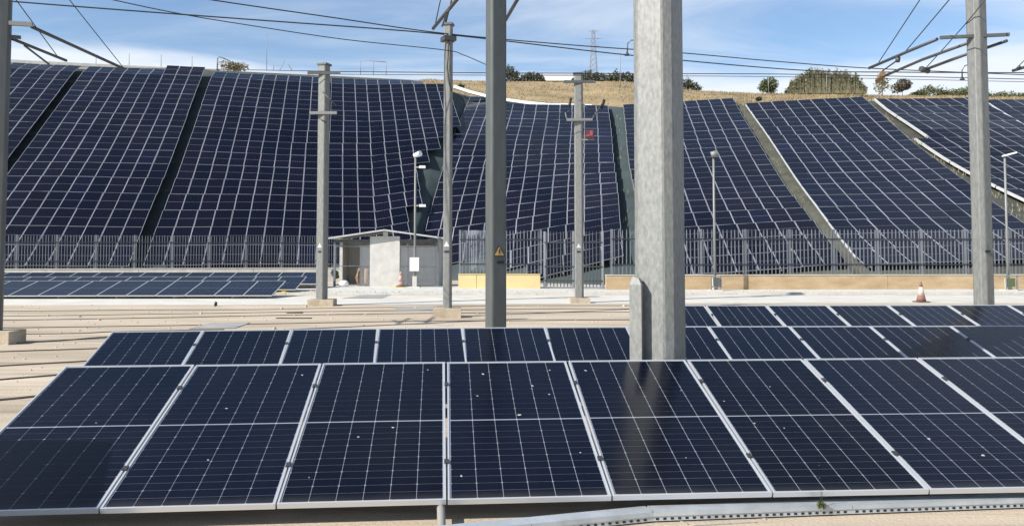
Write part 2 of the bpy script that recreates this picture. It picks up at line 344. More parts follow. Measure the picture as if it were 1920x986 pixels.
for i in range(len(cols) - 1):
    for j in range(NV):
        a = i * (NV + 1) + j; eb.f.append((a, a + 1, a + NV + 2, a + NV + 1)); eb.m.append(cols[i][1]); eb.sm.append(True)
solo('embankment', eb, [M_TARP, M_EARTH], kind='structure')

# plateau and dry hill behind the crest
crest = [c[0] for c, _ in cols]
def interp(tab, x):
    if x <= tab[0][0]: return tab[0][1]
    for (a, b), (c, d) in zip(tab, tab[1:]):
        if x <= c: return b + (d - b) * (x - a) / (c - a)
    return tab[-1][1]
def to_px(p):
    v = p - Vector((0, 0, CAM_H)); fz = v.y * math.cos(PITCH) + v.z * math.sin(PITCH); uz = -v.y * math.sin(PITCH) + v.z * math.cos(PITCH)
    return 960 + F_PX * v.x / fz, CY - F_PX * uz / fz
RIDGE = [(-400, 170), (500, 168), (700, 158), (800, 151), (870, 152), (1190, 154), (1240, 161), (1290, 170), (1400, 177), (1640, 181), (2000, 185), (3000, 188)]
hv, hf = [], []; rows_h = []
for p in crest:
    x, y = to_px(p); e = interp(RIDGE, x)
    r1 = at(x, e, 104); r2 = at(x, e + 3, 170); r3 = at(x, e + 5, 330)
    line = [p + Vector((0, -0.02, -0.03))]
    for k in range(1, 7):
        t = k / 6; q = p.lerp(r1, t); sw = math.sin(t * math.pi) * 0.1; q.z += sw + 0.25 * noise.noise(q * 0.22); line.append(q)
    line += [r2, r3, r3 + Vector((0, 500, -40))]
    rows_h.append(line)
nl = len(rows_h[0])
hb = MB(); hb.v = [q for l_ in rows_h for q in l_]
for i in range(len(rows_h) - 1):
    for j in range(nl - 1):
        a = i * nl + j; hb.f.append((a, a + nl, a + nl + 1, a + 1)); hb.m.append(0); hb.sm.append(True)
solo('hill', hb, M_HILL, kind='structure')
# dry grass tufts on the visible hillside
gb = MB(); gv, gf = [], []
for i in range(len(rows_h) - 1):
    x0, _ = to_px(rows_h[i][0])
    if x0 < 690 or x0 > 2100: continue
    for j in range(7):
        a, b, c_, d_ = rows_h[i][j], rows_h[i + 1][j], rows_h[i + 1][j + 1], rows_h[i][j + 1]
        area = ((b - a).cross(d_ - a)).length
        for _ in range(int(min(600, area * 9))):
            u, v = random.random(), random.random(); q = a.lerp(b, u).lerp(d_.lerp(c_, u), v)
            if noise.noise(q * 0.35) < -0.25 and random.random() < 0.75: continue
            h = random.uniform(0.06, 0.24) * (1.0 + 0.5 * noise.noise(q * 0.5)); w = random.uniform(0.02, 0.06); an = random.uniform(0, math.pi)
            dx, dy = math.cos(an) * w, math.sin(an) * w; o = len(gv)
            gv += [(q.x - dx, q.y - dy, q.z - 0.05), (q.x + dx, q.y + dy, q.z - 0.05), (q.x + random.uniform(-.2, .2), q.y + random.uniform(-.2, .2), q.z + h)]; gf.append((o, o + 1, o + 2))
gb.add(gv, gf)
solo('dry_grass', gb, M_STRAW, 'straw coloured dry grass covering the hilltop behind the panel fields', 'grass', kind='stuff')

# ------------------------------------------------------------------ panel fields on the embankment
def field(name, label, f, ncol, rows, keep=lambda c, r: True, group='solar panel fields on the embankment'):
    # mean cell of this field gives the shared panel shape
    w = a = b = cnt = 0
    cells = []
    for r in rows:
        for c in (range(-1, ncol) if keep(-1, r) and name == 'stepped' else range(ncol)):
            if not keep(c, r): continue
            p00, p10, p01, p11 = f(c, ncol, r + 1), f(c + 1, ncol, r + 1), f(c, ncol, r), f(c + 1, ncol, r)
            e1 = ((p10 - p00) + (p11 - p01)) / 2; e2 = ((p01 - p00) + (p11 - p10)) / 2
            X = e1.normalized(); N = e1.cross(e2).normalized(); Y = N.cross(X)
            cells.append((c, r, (p00 + p10 + p01 + p11) / 4, X, Y, N, e1.length, e2.dot(X), e2.dot(Y)))
            w += e1.length; a += e2.dot(X); b += e2.dot(Y); cnt += 1
    w /= cnt; a /= cnt; b /= cnt
    def pt(u, v, z): return Vector(((u - 0.5) * w + (v - 0.5) * a, (v - 0.5) * b, z))
    gx, gy, fx, fy = 0.008 / w, 0.007 / b, 0.023 / w, 0.014 / b
    mb = MB()
    o4 = [pt(gx, gy, .04), pt(1 - gx, gy, .04), pt(1 - gx, 1 - gy, .04), pt(gx, 1 - gy, .04)]
    lo = [p - Vector((0, 0, .04)) for p in o4]
    i4 = [pt(gx + fx, gy + fy, .04), pt(1 - gx - fx, gy + fy, .04), pt(1 - gx - fx, 1 - gy - fy, .04), pt(gx + fx, 1 - gy - fy, .04)]
    mb.add(o4 + i4 + lo, [(0, 1, 5, 4), (1, 2, 6, 5), (2, 3, 7, 6), (3, 0, 4, 7), (8, 9, 1, 0), (9, 10, 2, 1), (10, 11, 3, 2), (11, 8, 0, 3), (11, 10, 9, 8)], 0)
    m0, m1 = 0.5 - 0.006 / b, 0.5 + 0.006 / b
    q = [pt(gx + fx, gy + fy, .036), pt(1 - gx - fx, gy + fy, .036), pt(1 - gx - fx, m0, .036), pt(gx + fx, m0, .036), pt(gx + fx, m1, .036), pt(1 - gx - fx, m1, .036), pt(1 - gx - fx, 1 - gy - fy, .036), pt(gx + fx, 1 - gy - fy, .036)]
    mb.add(q, [(0, 1, 2, 3), (4, 5, 6, 7)], 1); mb.add(q[2:6], [(1, 0, 3, 2)], 0)
    me = mb.mesh('solar_panel', [M_ALU_FAR, M_GLASS_FAR])
    uvl = me.uv_layers.new(name='UVMap')
    uvs = {9: [(0, 0), (1, 0), (1, .5), (0, .5)], 10: [(0, .5), (1, .5), (1, 1), (0, 1)]}
    for pi, k in uvs.items():
        for li, t in zip(me.polygons[pi].loop_indices, k): uvl.data[li].uv = t
    base = f(ncol / 2, ncol, max(rows) + 1)
    T = Thing('solar_field', base, label, 'solar array', group)
    for c, r, ce, X, Y, N, ew, ea, ebb in cells:
        jx, jy = random.gauss(0, 0.007), random.gauss(0, 0.007)
        N2 = (N + X * jx + Y * jy).normalized(); X2 = (X - N2 * X.dot(N2)).normalized(); Y2 = N2.cross(X2)
        o = bpy.data.objects.new('solar_panel', me); C.objects.link(o); o.parent = T.o
        m = Matrix((X2, Y2, N2)).transposed().to_4x4()
        o.rotation_euler = m.to_euler(); o.location = ce - base + N2 * random.uniform(-.004, .006) + X2 * random.gauss(0, .006) + Y2 * random.gauss(0, .008); o.scale = (ew / w, ebb / b, 1)
    # purlins carrying the columns
    for c in range(0, ncol + 1, 3):
        r_lo = max([r for r in rows if keep(min(c, ncol - 1), r)] or [max(rows)]); r_hi = min([r for r in rows if keep(min(c, ncol - 1), r)] or [min(rows)])
        mbp = MB(); pts = [f(min(max(c, 0.35), ncol - 0.35), ncol, r) for r in range(r_hi, r_lo + 2)]
        for p, q_ in zip(pts, pts[1:]): mbp.beam(p - Vector((0, 0, .10)), q_ - Vector((0, 0, .10)), .06, .05)
        T.part('support_rail', mbp, M_ALU_FAR)
    return T
TA = field('a', 'leftmost panel field on the embankment, cut by the picture edge behind the dark pole', fA, 6, range(0, 15))
TB = field('b', 'panel field between the two dark gaps at the left, raised at its top right corner', fB, 9, range(0, 15), keep=lambda c, r: r > 0 or c < 6)
fBf = plane_block(-14.56, -4.95, True); fBx = lambda c, n, r: fBf(c + 6, 9, r) + Vector((0, 0, 0.06))
TBx = field('bx', 'short extra row of three panels standing up above the crest at the left', fBx, 3, range(0, 1))
TC = field('c', 'wide panel field right of the second dark gap, behind the slim pole and left fence', fC, 9, range(0, 15))
TC2 = field('c2', 'narrow three-column panel strip directly above the little shed, right of the slim pole', fC2, 3, range(0, 15))
TD = field('d', 'panel field with a stair-stepped right edge above the green wedge', fD, 7, range(0, 15),
           keep=lambda c, r: (r > 0 or c < 5) and c < (7 if r <= 5 else 6 if r <= 6 else 5 if r == 7 else 4 if r == 8 else 3 if r <= 11 else 2))
TE = field('e', 'middle panel field right of the green wedge, crossed by the dark signed pole', fE, 12, range(0, 16),
           keep=lambda c, r: (r >= 1 or c < 3) and (r <= 12 or c >= 5 or (r <= 13 and c >= 2)) and (r <= 14 or c >= 7))
TF = field('f', 'panel field half hidden by the big steel column, right of the second green strip', fF, 9, range(0, 16))
TG = field('g', 'panel field with a thin bright left rail, behind the right wall fence', fG, 9, range(0, 15))
fH2 = lambda c, n, r: fH(c - 1, 8, r)
TH = field('h', 'panel field at the right with thick white stepped rail, behind the right pole', fH2, 9, range(0, 15), keep=lambda c, r: c >= 1 or r >= 5)
TI = field('i', 'small visible corner of the last panel field at the right picture edge', fI, 5, range(0, 14))
wv, wf = [], []
for fa, ca, na, fb, cb, nb, r1, cnt in ((fF, 9, 9, fG, 0, 9, 15, 900), (fG, 9, 9, fH, 0, 8, 13, 900), (fE, 12, 12, fF, 0, 9, 15, 90), (fD, 2, 1, fE, 0, 12, 12, 60)):
    for _ in range(cnt):
        rr = random.uniform(0, r1); u = random.uniform(.1, .9); q = fa(ca, na, rr).lerp(fb(cb, nb, rr), u) - Vector((0, 0, .40))
        if noise.noise(q * .5) < 0: continue
        h = random.uniform(.06, .22); w = random.uniform(.02, .05); an = random.uniform(0, 3.14); o = len(wv)
        wv += [(q.x - math.cos(an) * w, q.y - math.sin(an) * w, q.z - .1), (q.x + math.cos(an) * w, q.y + math.sin(an) * w, q.z - .1), (q.x + random.uniform(-.1, .1), q.y, q.z + h)]; wf.append((o, o + 1, o + 2))
solo('strip_weeds', MB().add(wv, wf), M_LEAF_P, 'sparse dry weeds in the bare strips between the panel fields', 'weeds', kind='stuff')
# bright edge rails of the right-hand fields
def edge_rail(T, f, c, n, r0, r1, w, h, seg=3):
    r = r0
    while r < r1 - 0.01:
        e = min(r + seg, r1); mb = MB(); k = 6
        pts = [f(c, n, r + (e - 0.05 - r) * i / k) for i in range(k + 1)]
        for p, q in zip(pts, pts[1:]): mb.beam(p + Vector((-w / 2, 0, .03)), q + Vector((-w / 2, 0, .03)), w, h)
        T.part('edge_rail', mb, M_RAILW); r = e
edge_rail(TG, fG, 0, 9, 0.2, 14.6, 0.06, 0.07, 3)
edge_rail(TH, fH, 0, 8, 0.1, 5, 0.15, 0.15, 2.4); edge_rail(TH, fH, -1, 8, 5.05, 14, 0.15, 0.15, 2.4); edge_rail(TI, fI, 0, 5, 0.2, 12, 0.15, 0.15, 2.6)

M_EDGE = mat('dark_concrete', (.16, .16, .15), .9, var=.2, scale=2)
# concrete gutter along the crest of the middle field and parapet on the left crest
gut = [(852, 163), (880, 172.5), (913, 181), (947, 187.5), (985, 193), (1027, 197), (1074, 198.5), (1110, 199.5)]
gm = MB(); gp = [at(x, y, 78 - (x - 850) * 0.012) for x, y in gut]
for p, q in zip(gp, gp[1:]): gm.beam(p, q + (q - p) * 0.02, 0.5, 0.26)
solo('crest_gutter', gm, M_WHITE, 'curved white concrete gutter edging the dry grass above the middle field', 'gutter', origin=gp[0])
pw = MB().beam(slope_left(-34, 28.6) + Vector((0, 0, -.95)), slope_left(-6.2, 28.5) + Vector((0, 0, -1.0)), 0.4, 1.1)
solo('parapet', pw, M_CONC, 'low pale concrete parapet along the crest at the far left', 'wall', origin=slope_left(-20, 28.4))
pw = MB().beam(slope_left(-6.1, 28.5) + Vector((0, 0, -1.05)), slope_left(13.6, 28.2) + Vector((0, 0, -1.0)), 0.4, 1.1)
solo('parapet', pw, M_EDGE, 'grey concrete edging on the crest behind the slim pole', 'wall', origin=slope_left(7, 27.6))

# ------------------------------------------------------------------ near panel rows
PW, PL_ = 1.045, 2.10
def near_meshes():
    fr = MB(); t, w = 0.035, 0.012
    fr.box((PW / 2, w / 2, -t / 2), (PW, w, t)); fr.box((PW / 2, PL_ - w / 2, -t / 2), (PW, w, t))
    fr.box((w / 2, PL_ / 2, -t / 2), (w, PL_ - 2 * w, t)); fr.box((PW - w / 2, PL_ / 2, -t / 2), (w, PL_ - 2 * w, t))
    bs = MB().box((PW / 2, PL_ / 2, -0.010), (PW - 2 * w, PL_ - 2 * w, 0.008))
    ce = MB(); mx = w + 0.010; gx, gy, mid = 0.0042, 0.0030, 0.015
    cw = (PW - 2 * mx - 5 * gx) / 6; my = w + 0.012
    hh = (PL_ - 2 * my - mid) / 2; chh = (hh - 11 * gy) / 12; k = 0.0065; z = -0.0045
    for c in range(6):
        x = mx + c * (cw + gx)
        for h in range(2):
            for r in range(12):
                y = my + h * (hh + mid) + r * (chh + gy)
                if r % 2 == 0: p = [(x + k, y, z), (x + cw - k, y, z), (x + cw, y + k * .7, z), (x + cw, y + chh, z), (x, y + chh, z), (x, y + k * .7, z)]
                else: p = [(x, y, z), (x + cw, y, z), (x + cw, y + chh - k * .7, z), (x + cw - k, y + chh, z), (x + k, y + chh, z), (x, y + chh - k * .7, z)]
                ce.add(p, [(0, 1, 2, 3, 4, 5)])
    return fr.mesh('solar_panel', M_ALU), bs.mesh('backsheet', M_BACK), ce.mesh('cell_grid', M_CELL)
ME_F, ME_B, ME_C = near_meshes()
ME_CL = MB().box((0, 0, 0.002), (0.032, 0.05, 0.016)).mesh('clamp', M_CLAMP)
def near_row(label, start, z0, tilt, yaws, pitch, first_gap=None, scale=1.0, clamps=True, ref='bottom'):
    T = Thing('solar_row', (start[0], start[1], 0), label, 'solar array', 'tilted panel rows on the yard')
    x, y = start; panels = []; spts = []
    for i, ya in enumerate(yaws):
        ya = R(ya); X = Vector((math.cos(ya), math.sin(ya), 0)); Hn = Vector((-math.sin(ya), math.cos(ya), 0))
        Y = Hn * math.cos(tilt) + Vector((0, 0, math.sin(tilt))); N = X.cross(Y)
        p = Vector((x, y, z0))
        if ref == 'top': p = p - Y * PL_ * scale
        o = bpy.data.objects.new('solar_panel', ME_F); C.objects.link(o); o.parent = T.o
        rot = Matrix((X, Y, (N + X * random.gauss(0, .002)).normalized())).transposed().to_4x4()
        o.rotation_euler = rot.to_euler(); o.location = p - T.loc + Vector((0, 0, random.uniform(-.002, .002))); o.scale = (scale, scale, 1)
        for nm, me, kd in (('backsheet', ME_B, None), ('cell_grid', ME_C, 'stuff')):
            ch = bpy.data.objects.new(nm, me); C.objects.link(ch); ch.parent = o
            if kd: ch['kind'] = kd
        panels.append(o); spts.append((p, X, Y, N, Hn))
        if clamps and i:
            for v in (0.45, 1.65):
                cl = bpy.data.objects.new('clamp', ME_CL); C.objects.link(cl); cl.parent = T.o
                cl.rotation_euler = rot.to_euler(); cl.location = p + Y * v - X * 0.0075 - T.loc
        x += X.x * pitch; y += X.y * pitch
    # substructure: two rails, front feet, rear legs, ballast
    for v in (0.42, 1.68):
        mb = MB()
        for (p, X, Y, N, Hn) in spts: mb.beam(p + Y * v - N * .06, p + X * pitch + Y * v - N * .06, .04, .045, up=N)
        T.part('support_rail', mb, M_ALU)
    for i, (p, X, Y, N, Hn) in enumerate(spts):
        if i % 2: continue
        q = p + X * pitch * .5; a = q + Y * 1.68 - N * .085; b = q + Y * .42 - N * .085
        T.part('rear_leg', MB().beam((a.x, a.y, 0), a, .045, .045), M_ALU)
        T.part('front_foot', MB().beam((b.x, b.y, 0), b, .045, .045), M_ALU)
        T.part('base_beam', MB().beam((b.x, b.y, .03), (a.x, a.y, .03), .05, .06), M_ALU)
    return T, panels, spts
TILT = R(16.6)
R1, R1P, R1S = near_row('nearest row of large solar panels across the foreground', (-3.56, 5.07), 0.145, TILT, [5.3, 5.1, 4.9, 4.6, 4.2, 3.8, 3.5, 3.3, 3.2], 1.056)
R2, R2P, R2S = near_row('second row of panels, right behind the foreground row', (-4.80, 10.10), 0.75, TILT, [7.8, 7.6, 7.2, 6.5, 5, 3, 2.2, 1.6, 1.5, 1.5, 1.5, 1.5, 1.5], 1.053, ref='top')
R3, R3P, R3S = near_row('third row of panels, starting behind the big steel column at the right', (2.31, 14.62), 0.775, TILT, [1.6] * 8, 1.075, ref='top')
# bird droppings on the glass, flat and irregular
M_DROP = mat('dropping', (.42, .42, .40), .8, var=.3, scale=40)
def dropping(pi, panels, u, v, s):
    mb = MB(); n = 9; ps = []; s *= .85
    el = random.uniform(.6, 1.6); ro = random.uniform(0, 3)
    for k in range(n):
        t = 2 * math.pi * k / n; r = s * random.uniform(.55, 1.2); a, b = math.cos(t) * r * el, math.sin(t) * r
        ps.append((u + a * math.cos(ro) - b * math.sin(ro), v + a * math.sin(ro) + b * math.cos(ro), -.0042))
    mb.add(ps + [(u, v, -.0030)], [(k, (k + 1) % n, n) for k in range(n)])
    o = bpy.data.objects.new('bird_dropping', mb.mesh('bird_dropping', M_DROP)); C.objects.link(o); o.parent = panels[pi]
for pi, u, v, s in [(3, .70, 1.62, .011), (3, .30, 1.86, .013), (3, .88, 1.92, .012), (3, .24, 1.45, .008), (3, .55, 1.12, .014), (3, .09, .28, .013), (3, .82, 1.46, .007), (3, .93, .55, .008), (2, .42, .82, .014), (2, .66, .95, .012), (2, .90, 1.95, .009),
                    (1, .44, 1.30, .013), (1, .50, .55, .011), (1, .92, 1.88, .012), (0, .62, 1.1, .007), (4, .12, 1.90, .010), (4, .85, 1.5, .007), (5, .20, .93, .012), (5, .55, 1.55, .007), (5, .40, .85, .006), (6, .36, .66, .013), (6, .62, .42, .017), (4, .6, .45, .006), (5, .08, 1.3, .007), (2, .15, .3, .006)]:
    dropping(pi, R1P, u, v, s)

# low rows by the left fence
lrow = lambda label, st, n, z0, yaw: near_row(label, st, z0, R(12.8), [yaw] * n, 1.06, clamps=False)
lrow('low panel row beside the pale road at the left, its front edge on the kerb', (-21.5, 30.42), 12, 0.13, 1.4)
lrow('low panel row behind the kerbside row at the left, mostly hidden', (-23.6, 33.6), 14, 0.20, 1.4)
lrow('hindmost low panel row below the left palisade fence', (-25.6, 37.1), 16, 0.30, 1.4)

# ------------------------------------------------------------------ tram tracks let into the yard
def rail_curve(pts, w=0.10):
    P = [Vector((p.x, p.y, 0)) for p in pts]; out = []
    for i in range(len(P) - 1):
        p0 = P[max(i - 1, 0)]; p1 = P[i]; p2 = P[i + 1]; p3 = P[min(i + 2, len(P) - 1)]
        for k in range(8):
            t = k / 8
            out.append(0.5 * ((2 * p1) + (p2 - p0) * t + (2 * p0 - 5 * p1 + 4 * p2 - p3) * t * t + (3 * p1 - p0 - 3 * p2 + p3) * t ** 3))
    out.append(P[-1]); mb = MB(); vs = []; n = len(out)
    for i, p in enumerate(out):
        d = (out[min(i + 1, n - 1)] - out[max(i - 1, 0)]).normalized(); s = Vector((-d.y, d.x, 0))
        vs += [p + s * w / 2 + Vector((0, 0, .011)), p - s * w / 2 + Vector((0, 0, .011)), p + s * w / 2 - Vector((0, 0, .02)), p - s * w / 2 - Vector((0, 0, .02))]
    fs = []
    for i in range(n - 1):
        a, b = 4 * i, 4 * i + 4; fs += [(a + 1, a, b, b + 1), (a, a + 2, b + 2, b), (a + 3, a + 1, b + 1, b + 3)]
    return mb.add(vs, fs)
def track(label, *rails):
    pts0 = [atz(*p) for p in rails[0]]
    T = Thing('tram_track', (pts0[0].x, pts0[0].y, 0), label, 'tram track', 'tram tracks set in the yard')
    for r in rails: T.part('rail', rail_curve([atz(*p) for p in r]), M_RAIL)
track('tram track nearest the foreground panels at the left, curving off below them', [(-260, 772), (0, 750), (74, 742.5), (200, 730)], [(-260, 733), (0, 712), (123, 702), (240, 692)])
track('second tram track from the front at the left', [(-260, 703), (0, 686.5), (148, 678), (260, 671)], [(-300, 670), (0, 659.6), (183, 653.6), (300, 649)])
track('third pair of dark lines from the front, passing the foot of the dark left pole', [(-300, 650), (0, 644), (100, 640), (200, 631.7), (330, 626)], [(-300, 631), (0, 627), (150, 625), (230, 621.5), (420, 618)])  # two dark strips let into the yard, built like the rails
track('long tram track crossing the yard just behind the second panel row', [(-300, 618), (0, 615), (300, 611), (525, 607), (767, 602.5), (948, 601.5), (1178, 600), (1500, 599)], [(-300, 602), (0, 600.5), (300, 596), (480, 592), (640, 589.5), (948, 586.5), (1250, 585)])
track('far tram track beside the pale road', [(-300, 595), (0, 593), (300, 589), (640, 584), (948, 580), (1121, 579.3), (1500, 579)], [(-300, 586), (0, 583.8), (300, 581), (490, 580.4), (640, 577.6), (948, 573.2), (1136, 573), (1500, 573)])
sb = MB(); sv_, sf_ = [], []
for _ in range(1500):
    if random.random() < .5: x, y = random.uniform(-16, 9), random.uniform(9, 27)
    else: x, y = random.uniform(-13, 14), random.gauss(34.2, .35)
    h = random.uniform(.012, .04) * (1 if random.random() < .93 else 2); o = len(sv_); z0 = .0 if y < 30 else .08
    sv_ += [(x + random.uniform(.7, 1.3) * h * math.cos(t), y + random.uniform(.7, 1.3) * h * math.sin(t), z0 - .005) for t in (0, 1.57, 3.14, 4.71)] + [(x, y, z0 + h * .9)]
    sf_ += [(o, o + 1, o + 4), (o + 1, o + 2, o + 4), (o + 2, o + 3, o + 4), (o + 3, o, o + 4)]
solo('loose_stones', sb.add(sv_, sf_), M_BLOCK, 'small loose stones scattered over the yard and pavement edge', 'stones', kind='stuff')
# short manhole strips
for x, y, w_, lb in ((551, 597, .9, 'short dark drain slot in the yard near the slim pole foot'), (552, 587, .45, 'small dark drain slot behind the longer one on the yard')):
    p = atz(x, y); solo('drain_slot', MB().box((0, 0, .006), (w_, .16, .02)), M_RAIL, lb, 'drain').location = (p.x, p.y, 0.003)

# ------------------------------------------------------------------ catenary poles
def octo(w, c, e=0.012):
    h = w / 2; k = h - c; P = [Vector(p) for p in ((-k, -h), (k, -h), (h, -k), (h, k), (k, h), (-k, h), (-h, k), (-h, -k))]; out = []
    for i, p in enumerate(P):          # each arris rolled over a little
        for q in (P[i - 1], P[(i + 1) % 8]):
            d = (q - p); out.append(tuple(p + d.normalized() * min(e, d.length * .3)))
    return out
def catenary(label, base, w, c, rz, top, m, taper=0.97, block=None, cap=None):
    T = Thing('catenary_pole', (base.x, base.y, 0), label, 'pole', 'overhead line poles of the depot')
    T.part('shaft', MB().prism(octo(w, c), 0, top, (base.x, base.y), rz, 1.0 if taper is None else 1.0), m)
    if block:
        bw, bh, off = block
        T.part('base_block', MB().box((base.x + off, base.y, bh / 2), (bw, bw, bh), 0.05), M_BLOCK)
    if cap: T.part('cap', MB().box((base.x, base.y, top + .03), (w + .05, w + .05, .06), rz), M_GALV_D)
    return T
def bolt_sign(T, p, rz, s):
    X = Vector((math.cos(rz), math.sin(rz), 0)); N = Vector((math.sin(rz), -math.cos(rz), 0)); Z = Vector((0, 0, 1))
    def poly(pts, d, e): 
        f_ = [p + X * (a * s) + Z * (b * s) + N * d for a, b in pts]; n = len(pts); g = [q - N * e for q in f_]
        return MB().add(f_ + g, [tuple(range(n))] + [(i + n, (i + 1) % n + n, (i + 1) % n, i) for i in range(n)])
    sg = T.part('warning_sign', poly([(-.56, -.48), (.56, -.48), (0, .5)], .012, .012), M_BLK)
    T.part('sign_face', poly([(-.47, -.425), (.47, -.425), (0, .385)], .016, .004), M_YEL, sg)
    T.part('lightning_symbol', poly([(.02, .22), (-.12, -.08), (.0, -.06), (-.05, -.34), (.13, .02), (.01, 0), (.08, .2)], .020, .004), M_BLK, sg)
def slot(T, p, rz, w, h): 
    T.part('slot', MB().box(p, (w, .02, h), rz), M_BLK)

GH = Vector((0, 0, 1))
# big near column
B4 = Vector((1.405, 7.95, 0))
T4 = catenary('big galvanised steel column with chamfered edges in front, right of centre', B4, 0.405, 0.076, R(-34), 8.2, M_GALV)
gx = atz(1193, 640, .3); 
T4.part('stiffener_plate', MB().add([B4 + Vector((-.315, -.155, z)) + Vector((dx, dy, 0)) for z in (0.0, 1.40) for dx, dy in ((0, 0), (.10, -.075), (.125, -.02), (.02, .07))] + [B4 + Vector((-.285, -.16, 1.48)), B4 + Vector((-.235, -.2, 1.46)), B4 + Vector((-.21, -.15, 1.46)), B4 + Vector((-.27, -.10, 1.48))],
        [(0, 1, 5, 4), (1, 2, 6, 5), (2, 3, 7, 6), (3, 0, 4, 7), (4, 5, 9, 8), (5, 6, 10, 9), (6, 7, 11, 10), (7, 4, 8, 11), (8, 9, 10, 11), (3, 2, 1, 0)]), M_GALV)
T4.part('base_plate', MB().box(B4 + Vector((0, 0, .015)), (.75, .75, .03), R(-34)), M_GALV)
# dark signed pole
B3 = Vector((-0.255, 13.2, 0))
T3 = catenary('dark grey pole with yellow warning triangle, left of the big column', B3, 0.275, 0.03, R(24), 8.0, M_GALV_D)
fn = Vector((math.sin(R(24)), -math.cos(R(24)), 0)); ft = Vector((math.cos(R(24)), math.sin(R(24)), 0))
bolt_sign(T3, B3 + fn * .1385 - ft * .005 + GH * 1.72, R(24), .165)
slot(T3, B3 + fn * .132 + ft * .02 + GH * 1.545, R(24), .12, .045)
T3.part('bracket', MB().beam(B3 + Vector((-.45, .05, 6.0)), B3 + Vector((.45, .05, 6.0)), .08, .08), M_GALV_D)
# left edge pole
BL = Vector((-9.70, 15.75, 0))
TL = catenary('dark pole at the left picture edge on a big concrete foot', BL, 0.25, 0.03, R(22), 8.4, M_GALV_D, block=(.62, .24, .12))
TL.part('bracket', MB().beam(BL + Vector((-.1, -.1, 6.05)), BL + Vector((.52, .06, 6.05)), .07, .08), M_GALV)
TL.part('bracket', MB().beam(BL + Vector((-.1, -.1, 5.80)), BL + Vector((.3, .06, 5.80)), .06, .06), M_TUBE)
# right pole
B5 = Vector((9.28, 16.5, 0))
T5 = catenary('pale steel pole at the right carrying the cantilever tubes', B5, 0.32, 0.07, R(20), 8.4, M_GALV2)
slot(T5, B5 + Vector((-.0, -.185, 1.72)), R(8), .10, .04)
T5.part('bracket', MB().beam(B5 + Vector((-.72, .02, 5.98)), B5 + Vector((.52, -.22, 5.98)), .07, .06), M_GALV_D)
# farther poles with concrete feet
B1 = Vector((-6.10, 26.9, 0)); T1 = catenary('slim grey pole on a concrete foot in front of the left panel fields', B1, 0.30, 0.04, R(-20), 7.75, M_GALV2, block=(.80, .20, .02), cap=True)
B2 = Vector((-1.70, 22.1, 0)); T2 = catenary('slim grey pole beside the shed with a thick stained foot', B2, 0.21, 0.03, R(-12), 7.75, M_GALV2, block=(.72, .24, .0), cap=True)
B6 = Vector((2.27, 28.3, 0)); T6 = catenary('slim pole in front of the gate with a red box near its arm', B6, 0.29, 0.04, R(-10), 7.75, M_GALV2, block=(.66, .17, .0), cap=True)
for T, B, ya in ((T1, B1, .0), (T6, B6, .0)):
    T.part('crossarm', MB().beam(B + Vector((-.42, -.17, 6.18)), B + Vector((.46, -.17, 6.18)), .07, .09), M_GALV)
    T.part('top_bar', MB().beam(B + Vector((-.5, -.16, 7.48)), B + Vector((.55, -.16, 7.48)), .06, .09), M_GALV_D)
    T.part('brace', MB().tube([B + Vector((.0, -.19, 6.85)), B + Vector((.45, -.25, 6.40))], .022), M_TUBE)
T1.part('brace', MB().tube([B1 + Vector((-.1, -.19, 6.0)), B1 + Vector((.14, -.22, 5.85))], .02), M_TUBE)
T6.part('insulator_rod', MB().tube([B6 + Vector((.45, -.17, 6.22)), B6 + Vector((.88, .2, 6.86))], .028), M_TUBE)
T6.part('insulator', MB().tube([B6 + Vector((.80, .14, 6.6)), B6 + Vector((.90, .2, 6.92))], .055), M_BLK)
T6.part('insulator_rod', MB().tube([B6 + Vector((-.42, -.17, 6.22)), B6 + Vector((-.46, -.1, 6.42)), B6 + Vector((-.33, -.1, 6.5))], .02), M_GALV)
T6.part('insulator', MB().tube([B6 + Vector((-.32, .1, 6.65)), B6 + Vector((-.24, .2, 6.98))], .05), M_BLK)
rb = T6.part('red_box', MB().box(B6 + Vector((.36, -.2, 5.68)), (.26, .18, .26)), M_RED, label='small red box with pale marks hung under the arm')
T6.part('pale_mark', MB().box(B6 + Vector((.40, -.303, 5.70)), (.10, .006, .18)).box(B6 + Vector((.30, -.303, 5.63)), (.12, .006, .06)), mat('pale_pink', (.22, .08, .10)), rb)
T6.part('bracket', MB().beam(B6 + Vector((.1, -.16, 5.50)), B6 + Vector((.52, -.2, 5.50)), .05, .04), M_GALV)
for T, B, w, az_ in ((T1, B1, .30, -20), (T2, B2, .21, -12), (T6, B6, .29, -10)):
    n_ = Vector((math.sin(R(az_)), -math.cos(R(az_)), 0)) * (w / 2 + .004); slot(T, B + n_ + GH * 1.72, R(az_), .12, .05)
    tri = [B + n_ * 1.02 + Vector((math.cos(R(az_)), math.sin(R(az_)), 0)) * a + GH * (1.92 + b) for a, b in ((-.08, -.07), (.08, -.07), (0, .08))]
    T.part('warning_sign', MB().add(tri + [q - n_ * .05 for q in tri], [(0, 1, 2), (0, 3, 4, 1), (1, 4, 5, 2), (2, 5, 3, 0)]), M_ALU)
# gear near the top of the pole beside the shed
T2.part('collar', MB().box(B2 + Vector((0, -.02, 7.38)), (.34, .34, .12), R(24)), M_TUBE)
T2.part('conduit', MB().tube([B2 + Vector((.02, -.16, 7.3)), B2 + Vector((-.02, -.17, 6.6)), B2 + Vector((.03, -.17, 6.2)), B2 + Vector((.10, -.17, 5.95))], .026), M_TUBE)
T2.part('hanger', MB().tube([B2 + Vector((-.08, -.05, 7.8)), B2 + Vector((.10, -.3, 8.35))], .03), M_TUBE)

